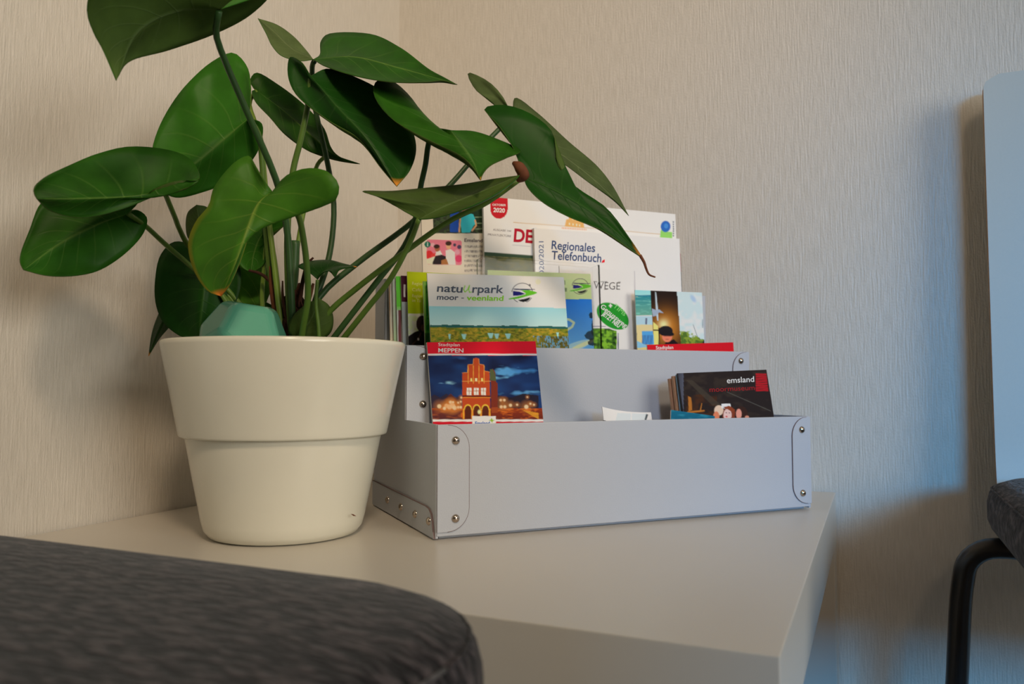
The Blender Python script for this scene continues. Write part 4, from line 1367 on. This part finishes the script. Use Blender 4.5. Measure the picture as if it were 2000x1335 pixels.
def paint_greenpark(p):
    p.rect(930, 520, 1180, 585, (178, 198, 140)); p.grad(930, 520, 1180, 545, (172, 188, 128), (184, 204, 150))
    p.grad(930, 584, 1180, 690, (28, 105, 195), (90, 150, 215))
    park_logo(p, 1133, 559, 0.78, (50, 56, 60))
    p.line([(1103, 548), (1103, 555)], 1.4, (40, 45, 50)); p.rect(1101, 562, 1107, 569, (60, 90, 60), a=.8)
    p.line([(1100, 622), (1112, 624), (1121, 630), (1117, 638), (1106, 645), (1098, 650)], 4.5, (178, 204, 165))
    p.ell(1116, 680, 40, 9, (150, 185, 190), ang=-22, a=.8); p.ell(1140, 672, 26, 4, (185, 205, 160), ang=-22)
    n = p.noise(5, 5, 17)
    for cx, cy, rx, ry in ((1154, 615, 4, 6), (1158, 640, 3, 14), (1152, 655, 10, 9), (1156, 668, 8, 7)):
        d = np.hypot((p.X - cx) / rx, (p.Y - cy) / ry)
        p.put((d < .7 + n * .6).astype(float) * .9, C(24, 34, 34))


SG = leaflet('leaflet', 'green and blue park leaflet standing in the clear plastic holder', 'leaflet', plane(0.1165, 0.14, 3.0), (952, 527), (1153, 535), 0.0010, paint_greenpark, 690, (178, 198, 140))

# clear holder: floor-standing pocket of thin acrylic sheets
hp = plane(0.1105, 0.14, 3.0)
hold = None


def slab(name, pts, th, nrm_, mat, parent):
    v = [np.asarray(p_) for p_ in pts] + [np.asarray(p_) + nrm_ * th for p_ in pts]
    n = len(pts)
    f = [tuple(range(n)), tuple(range(2 * n - 1, n - 1, -1))] + [(i, (i + 1) % n, n + (i + 1) % n, n + i) for i in range(n)]
    o = mesh_obj(name, v, f, mat, parent)
    bmx = bmesh.new(); bmx.from_mesh(o.data); bmesh.ops.recalc_face_normals(bmx, faces=bmx.faces); bmx.to_mesh(o.data); bmx.free()
    return o


hTL, hTR = hit(hp, 942, 501), hit(hp, 1171, 517)
hu = nrm(hTR - hTL); hv = -hp['up']
low = TT + 0.004
hBL, hBR = hTL + hv * ((hTL[2] - low) / -hv[2]), hTR + hv * ((hTR[2] - low) / -hv[2])
hold = empty('leaflet_holder', tuple((hBL + hBR) / 2))
hold_c = np.array(hold.location)
dep = 0.0135
sh = lambda pts: [np.asarray(p_) - hold_c for p_ in pts]
bk = -hp['n']
slab('front_sheet', sh([hTL, hTR, hBR, hBL]), 0.0012, bk, 'clear_acrylic', hold)
slab('back_sheet', sh([x + bk * dep for x in (hTL, hTR, hBR, hBL)]), 0.0012, bk, 'clear_acrylic', hold)
slab('side_sheet', sh([hTR + bk * 0.0014, hTR + bk * (dep - .0002), hBR + bk * (dep - .0002), hBR + bk * 0.0014]), 0.0012, -hu, 'clear_acrylic', hold)
slab('side_sheet', sh([hTL + bk * 0.0014, hTL + bk * (dep - .0002), hBL + bk * (dep - .0002), hBL + bk * 0.0014]), 0.0012, hu, 'clear_acrylic', hold)
tag(hold, 'clear plastic leaflet holder standing in the middle tier', 'holder')


# --- second tier, front row
def paint_park(p):
    p.grad(820, 525, 1120, 600, (222, 222, 226), (226, 228, 236))
    n = p.noise(40, 40, 21)
    p.put(np.clip(n - .45, 0, .2), C(190, 190, 196))
    park_logo(p, 1020, 572, 1.0)
    p.ell(1051, 550, 5.2, 5.2, (214, 196, 170), a=.8); p.ell(1034.5, 556.5, 2.1, 2.1, (90, 90, 95))
    # green swash letter
    p.line([(908, 558), (905.5, 565), (908, 570), (913, 566), (917, 557), (915.5, 565), (917, 570.5), (921, 570)], 1.9, (115, 180, 30))
    hz = 633 + (p.X - 840) * .012
    p.grad(820, 596, 1120, 640, (130, 184, 214), (165, 205, 224))
    m_ = (p.Y < 597 + (p.X - 840) * .017).astype(float) * (p.Y > 590)
    p.put(m_, C(224, 227, 235))
    n = p.noise(30, 8, 22)
    g_ = (p.Y > hz + 2 - 4 * np.clip(p.noise(26, 300, 23) - .45, 0, 1) * 2).astype(float)
    p.put(g_, C(30, 82, 78))
    f_ = (p.Y > hz + 5.5).astype(float)
    p.put(f_, C(128, 122, 34))
    n1, n2, n3 = p.noise(5, 3, 24), p.noise(9, 4, 25), p.noise(2.5, 8, 26)
    p.put(f_ * np.clip((n1 - .5) * 4, 0, .8), C(170, 135, 40)); p.put(f_ * np.clip((n2 - .52) * 4, 0, .8), C(84, 110, 30)); p.put(f_ * np.clip((.40 - n1) * 5, 0, .7), C(60, 66, 22))
    for x, y, w_ in ((878, 657, 2.5), (906, 657, 5), (958, 655, 6), (970, 656, 5), (992, 656, 6), (1089, 654, 2.5)):
        p.poly([(x - w_, y - 5), (x + w_, y - 5), (x + w_ * .5, y + 5), (x - w_ * .3, y + 5)], (140, 195, 225), a=.9)
    dk = ((p.Y > 656) & (p.X > 1040)).astype(float)
    p.put(dk * clamp01((p.X - 1040) / 30) * .75, C(48, 50, 30)); p.put(dk * (n3 > .6) * .6, C(90, 150, 185))


SP = leaflet('leaflet', 'natural park leaflet with white head, blue sky and reed field', 'leaflet', plane(0.0985, 0.14, 3.0, 0.0), (834, 533), (1101, 541), 0.0012, paint_park, 690, (222, 223, 228), bend=0.004)
text(SP, 'natu', (853, 569), (903, 571), 16, (70, 80, 95), 0.018, skew=0.08)
text(SP, 'rpark', (922, 571), (983, 572), 16, (70, 80, 95), 0.018, skew=0.08)
text(SP, 'moor', (853, 584.5), (895, 585.5), 10.5, (70, 80, 95), 0.022, skew=0.08)
text(SP, '-', (901, 585), (906, 585), 10.5, (110, 115, 125), 0.02)
text(SP, 'veenland', (911, 586), (983, 587), 10.5, (115, 180, 30), 0.022, skew=0.08)


def paint_red(p):
    p.rect(1250, 650, 1450, 700, (178, 20, 32))


SR = leaflet('leaflet', 'leaflet of which only a narrow red head shows above the middle tier', 'leaflet', plane(0.094, 0.14, 2.0), (1264, 673), (1432, 668), 0.0010, paint_red, 700, (178, 20, 32), zbot=0.01)
text(SR, 'Stadtplan', (1281, 682), (1315, 681), 7, (240, 200, 200), 0.01)


# --- first tier
def paint_meppen(p):
    p.rect(820, 655, 1070, 700, (190, 16, 38)); p.rect(820, 690.3, 1070, 693.6, (232, 232, 236))
    pic = (p.Y > 694).astype(float)
    p.put(pic, C(18, 34, 74))
    n = p.noise(46, 20, 31); n2 = p.noise(16, 7, 32)
    p.put(pic * np.clip((n - .45) * 2, 0, .8), C(26, 62, 118)); p.put(pic * np.clip((.42 - n) * 3, 0, .8), C(10, 14, 40))
    for cx, cy, rx, ry, cc in ((990, 726, 34, 9, (75, 140, 195)), (1022, 724, 22, 6, (60, 125, 185)), (972, 737, 16, 3.5, (95, 155, 205)), (877, 747, 14, 3.5, (120, 170, 205)), (862, 748, 10, 2, (90, 140, 185)), (1015, 768, 34, 4, (70, 130, 180)), (1040, 765, 18, 3, (85, 145, 190)), (900, 699, 16, 4, (40, 80, 140))):
        d = np.hypot((p.X - cx) / rx, (p.Y - cy) / ry)
        p.put(pic * np.clip(1.15 - d + (n2 - .5) * 1.6, 0, .9), C(*cc))
    p.poly([(836, 812), (836, 778), (848, 770), (860, 776), (872, 768), (885, 778), (900, 772), (905, 812)], (38, 30, 44), a=.9)
    p.poly([(970, 812), (972, 772), (1000, 776), (1022, 768), (1052, 772), (1052, 812)], (30, 24, 34), a=.92)
    p.grad(820, 797, 1070, 820, (120, 42, 20), (88, 34, 24))
    n3 = p.noise(12, 3, 33)
    p.put((p.Y > 797) * np.clip((n3 - .5) * 3, 0, .7), C(196, 98, 30)); p.put(((p.Y > 800) & (p.X < 900)) * .55, C(58, 34, 44))
    p.poly([(1020, 800), (1052, 806), (1052, 818), (1040, 812)], (225, 140, 40), a=.7)
    # market houses and lights
    p.poly([(864, 797), (868, 780), (880, 768), (893, 780), (896, 797)], (70, 34, 32))
    for x, y, r in ((872, 792, 4), (878, 794, 5), (884, 792, 5), (888, 796, 4), (880, 785, 3), (885, 785, 2), (858, 793, 4), (868, 797, 3), (895, 795, 2.5), (900, 795, 2.5), (895, 786, 1.8), (900, 784, 1.8), (901, 776, 1.8), (978, 781, 2.4), (985, 781, 2.4), (979, 794, 3), (986, 794, 3), (1028, 794, 4), (1036, 788, 2), (1010, 790, 2), (997, 791, 3), (1043, 790, 1.8), (1030, 775, 1.4)):
        p.ell(x, y, r, r, (255, 225, 165), soft=2.0)
        p.ell(x, y, r * 2.4, r * 2.4, (225, 120, 50), soft=r * 3, a=.35)
    # stepped gable town hall
    p.poly([(959, 806), (959, 746), (958, 722), (963, 720), (967, 726), (969, 746), (972, 748), (972, 806)], (105, 40, 26))
    p.poly([(957, 742), (957, 721), (962, 720), (967, 730), (969, 744)], (70, 78, 50))
    p.poly([(903, 818), (903, 728), (913, 727), (914, 712), (924, 711), (925, 700), (930, 698), (935, 700), (936, 711), (945, 712), (946, 724), (956, 726), (958, 818)], (160, 62, 28))
    for x in (914.5, 924.5, 935.5, 945.5):
        p.line([(x, 714), (x, 748)], 1.6, (232, 140, 55), a=.9)
    p.line([(903, 728), (913, 727), (914, 712), (924, 711), (925, 700)], 1.2, (225, 130, 60), a=.8)
    p.line([(935, 700), (936, 711), (945, 712), (946, 724), (956, 726)], 1.2, (225, 130, 60), a=.8)
    p.line([(903, 744), (958, 744)], 1.2, (232, 145, 70), a=.8); p.rect(903, 772, 958, 774.5, (70, 26, 16)); p.line([(904, 776), (958, 776)], 1.3, (230, 140, 50), a=.8)
    for x in (916, 930, 944):
        p.rect(x - 4.6, 757, x + 5, 771, (255, 238, 190)); p.rect(x - .2, 757, x + .7, 771, (150, 80, 40)); p.rect(x - 4.6, 762.5, x + 5, 763.5, (150, 80, 40))
        p.rect(x - 2, 738, x + 2, 744, (255, 225, 150)) if x == 930 else p.rect(x + (3 if x < 930 else -4), 738, x + (6 if x < 930 else -1), 744, (245, 190, 110))
    for x in (914, 931, 948):
        p.ell(x, 798, 7.5, 9, (240, 165, 55), clip=(p.Y < 800).astype(float), ring=2.2); p.ell(x, 800, 6, 8, (82, 34, 18)); p.rect(x - 6, 800, x + 6, 818, (74, 30, 16)); 
    for x in (905.5, 922.5, 939.5, 956.5):
        p.rect(x - 1.6, 798, x + 1.6, 818, (226, 140, 40))
    p.ell(936, 804, 3, 4, (255, 220, 140), soft=2); p.rect(960, 795, 972, 806, (150, 70, 30), a=.6)
    # foot
    p.rect(820, 818.5, 1070, 823, (226, 228, 236)); p.rect(820, 823, 1070, 850, (172, 16, 34))
    p.rect(922.5, 812, 968.5, 850, (222, 228, 234)); p.poly([(960, 815), (962, 819), (966, 820), (962.5, 822), (961, 826), (959.5, 822), (955, 820.5), (959, 818.5)], (125, 160, 40))


SM = leaflet('city_map', 'folded city map with a red head and a lit gabled hall at night', 'map', plane(0.0770, 0.146, 9.0), (834, 668), (1046, 666), 0.0026, paint_meppen, 850, (222, 222, 228))
text(SM, 'Stadtplan', (856, 675.5), (898, 676), 6.6, (245, 220, 222), 0.0)
text(SM, 'MEPPEN', (856, 687.5), (905, 688), 8.4, (250, 240, 240), 0.014)
text(SM, 'Emsland', (928, 829), (957, 828.5), 6.6, (25, 85, 160), 0.02)


def paint_ems(p):
    p.rect(1300, 710, 1530, 860, (34, 28, 28))
    n = p.noise(18, 10, 41)
    p.put(np.clip((n - .5) * 2, 0, .5), C(52, 44, 38)); p.put(p.box(1340, 770, 1400, 830) * np.clip((n - .42) * 3, 0, .7), C(64, 36, 20))
    p.poly([(1340, 742), (1352, 742), (1408, 790), (1392, 792)], (60, 54, 46), a=.6); p.line([(1420, 765), (1505, 802)], 1.2, (84, 82, 76), a=.7)
    p.grad(1318, 715, 1335, 860, (34, 30, 36), (70, 74, 88), True)
    for yy in range(8):
        p.rect(1476, 729 + yy * 4.4, 1497 + yy * .5, 732.6 + yy * 4.4, (150, 24, 32))
    for pts in ([(1344, 773), (1350, 776), (1352, 800), (1345, 803)], [(1343, 803), (1376, 800), (1376, 803), (1343, 807)], [(1370, 787), (1371.5, 787), (1369, 802), (1366.5, 802)]):
        p.poly(pts, (160, 100, 40), a=.85)
    p.ell(1404, 801, 9, 10, (226, 170, 150)); p.ell(1399, 813, 6, 10, (190, 110, 80)); p.rect(1409, 788, 1427, 797, (205, 210, 222)); p.rect(1423, 788, 1427, 794, (240, 240, 240))
    p.ell(1424, 812, 13, 19, (110, 50, 32)); p.ell(1421, 810, 8, 12, (215, 165, 160)); p.ell(1419, 813, 2, 1.6, (180, 70, 70)); p.rect(1417, 805, 1420, 806.4, (80, 40, 40)); p.rect(1423, 805, 1426, 806.4, (80, 40, 40))
    p.ell(1448, 812, 13, 19, (48, 30, 26)); p.ell(1443, 808, 5.5, 10, (206, 130, 115)); p.ell(1459, 814, 4, 3, (180, 120, 100)); p.poly([(1412, 795), (1424, 792), (1436, 800), (1430, 804), (1420, 798)], (120, 56, 34))


for i, (tl, tr, mt, lab, cc) in enumerate((((1307, 739), (1478, 734), 'brown_paper', 'brown-edged museum leaflet, hindmost of the stack', (150, 112, 88)),
                                           ((1314, 734), (1486, 729), 'brown_paper', 'brown-edged museum leaflet, second from the back of the stack', (165, 122, 92)),)):
    leaflet('museum_leaflet', lab, 'leaflet', plane(0.0470 - i * 0.0045, 0.085, 8.0), tl, tr, 0.0026, (lambda cc_: (lambda p: (p.rect(1290, 700, 1600, 900, cc_), p.put(np.clip((p.noise(2.2, 80, 50) - .5) * 2, 0, .5), C(110, 80, 62)))))(cc), 850, cc, mat=mt, group='stack of museum leaflets')
leaflet('museum_leaflet', 'pale blue-edged museum leaflet directly behind the dark front one', 'leaflet', plane(0.0385, 0.085, 8.0), (1321, 731), (1490, 725), 0.0016, lambda p: p.rect(1290, 700, 1600, 900, (140, 165, 190)), 850, (140, 165, 190), mat='blue_paper', group='stack of museum leaflets')
SE = leaflet('museum_leaflet', 'dark museum leaflet with white and red lettering, front of the stack', 'leaflet', plane(0.0345, 0.085, 8.0), (1324, 728.5), (1497, 721.5), 0.0022, paint_ems, 850, (34, 28, 28), mat='dark_paper', group='stack of museum leaflets', bend=0.001)
text(SE, 'emsland', (1420, 748), (1473, 745), 11.5, (205, 205, 205), 0.004)
text(SE, 'moormuseum', (1386, 765), (1474, 761), 10, (135, 28, 34), 0.0)


def paint_teal(p):
    p.grad(1280, 790, 1420, 840, (20, 92, 118), (16, 76, 100)); n = p.noise(16, 5, 61)
    p.put(np.clip((n - .5) * 2, 0, .5), C(46, 130, 150))


leaflet('leaflet', 'teal leaflet tilted in front of the dark museum leaflet', 'leaflet', plane(0.020, 0.08, 6.0), (1311, 800), (1396, 812), 0.0010, paint_teal, 850, (20, 92, 118), mat='paper_edge', zbot=0.012, height=0.062, curl=0.0)


def paint_curved(p):
    p.rect(1150, 780, 1300, 850, (206, 212, 220)); p.poly([(1206, 806), (1264, 808), (1258, 830), (1200, 830)], (180, 188, 192))
    p.rect(1232, 806, 1234, 830, (212, 218, 222)); p.poly([(1262, 808), (1266, 809), (1259, 830), (1256, 830)], (60, 70, 75))


SV = leaflet('leaflet', 'white leaflet with a curved corner leaning low in the front tier', 'leaflet', plane(0.050, 0.082, 24.0), (1172, 797), (1267, 808), 0.0006, paint_curved, 850, (206, 212, 220), zbot=0.02, height=0.060, curl=0.004)
text(SV, 'Sa', (1176, 829), (1192, 829), 9, (40, 42, 46), 0.02)


# ------------------------------------------------------------------ put every thing's origin at its base
bpy.context.view_layer.update()


def rebase(root):
    if root.type == 'MESH':
        me = root.data
        co = np.zeros(len(me.vertices) * 3); me.vertices.foreach_get('co', co); co = co.reshape(-1, 3)
        c = (co.min(0) + co.max(0)) / 2; c[2] = co[:, 2].min()
        me.transform(Matrix.Translation(Vector(tuple(-c))))
        root.location = Vector(tuple(c))
        for ch in root.children:
            ch.location = ch.location - Vector(tuple(c))
    return root


for o in list(COL.objects):
    if o.parent is None and o.type == 'MESH' and o.get('kind') != 'structure':
        rebase(o)
# parts of the plant were laid out in room coordinates
for ch in plant.children:
    ch.location = ch.location - plant.location
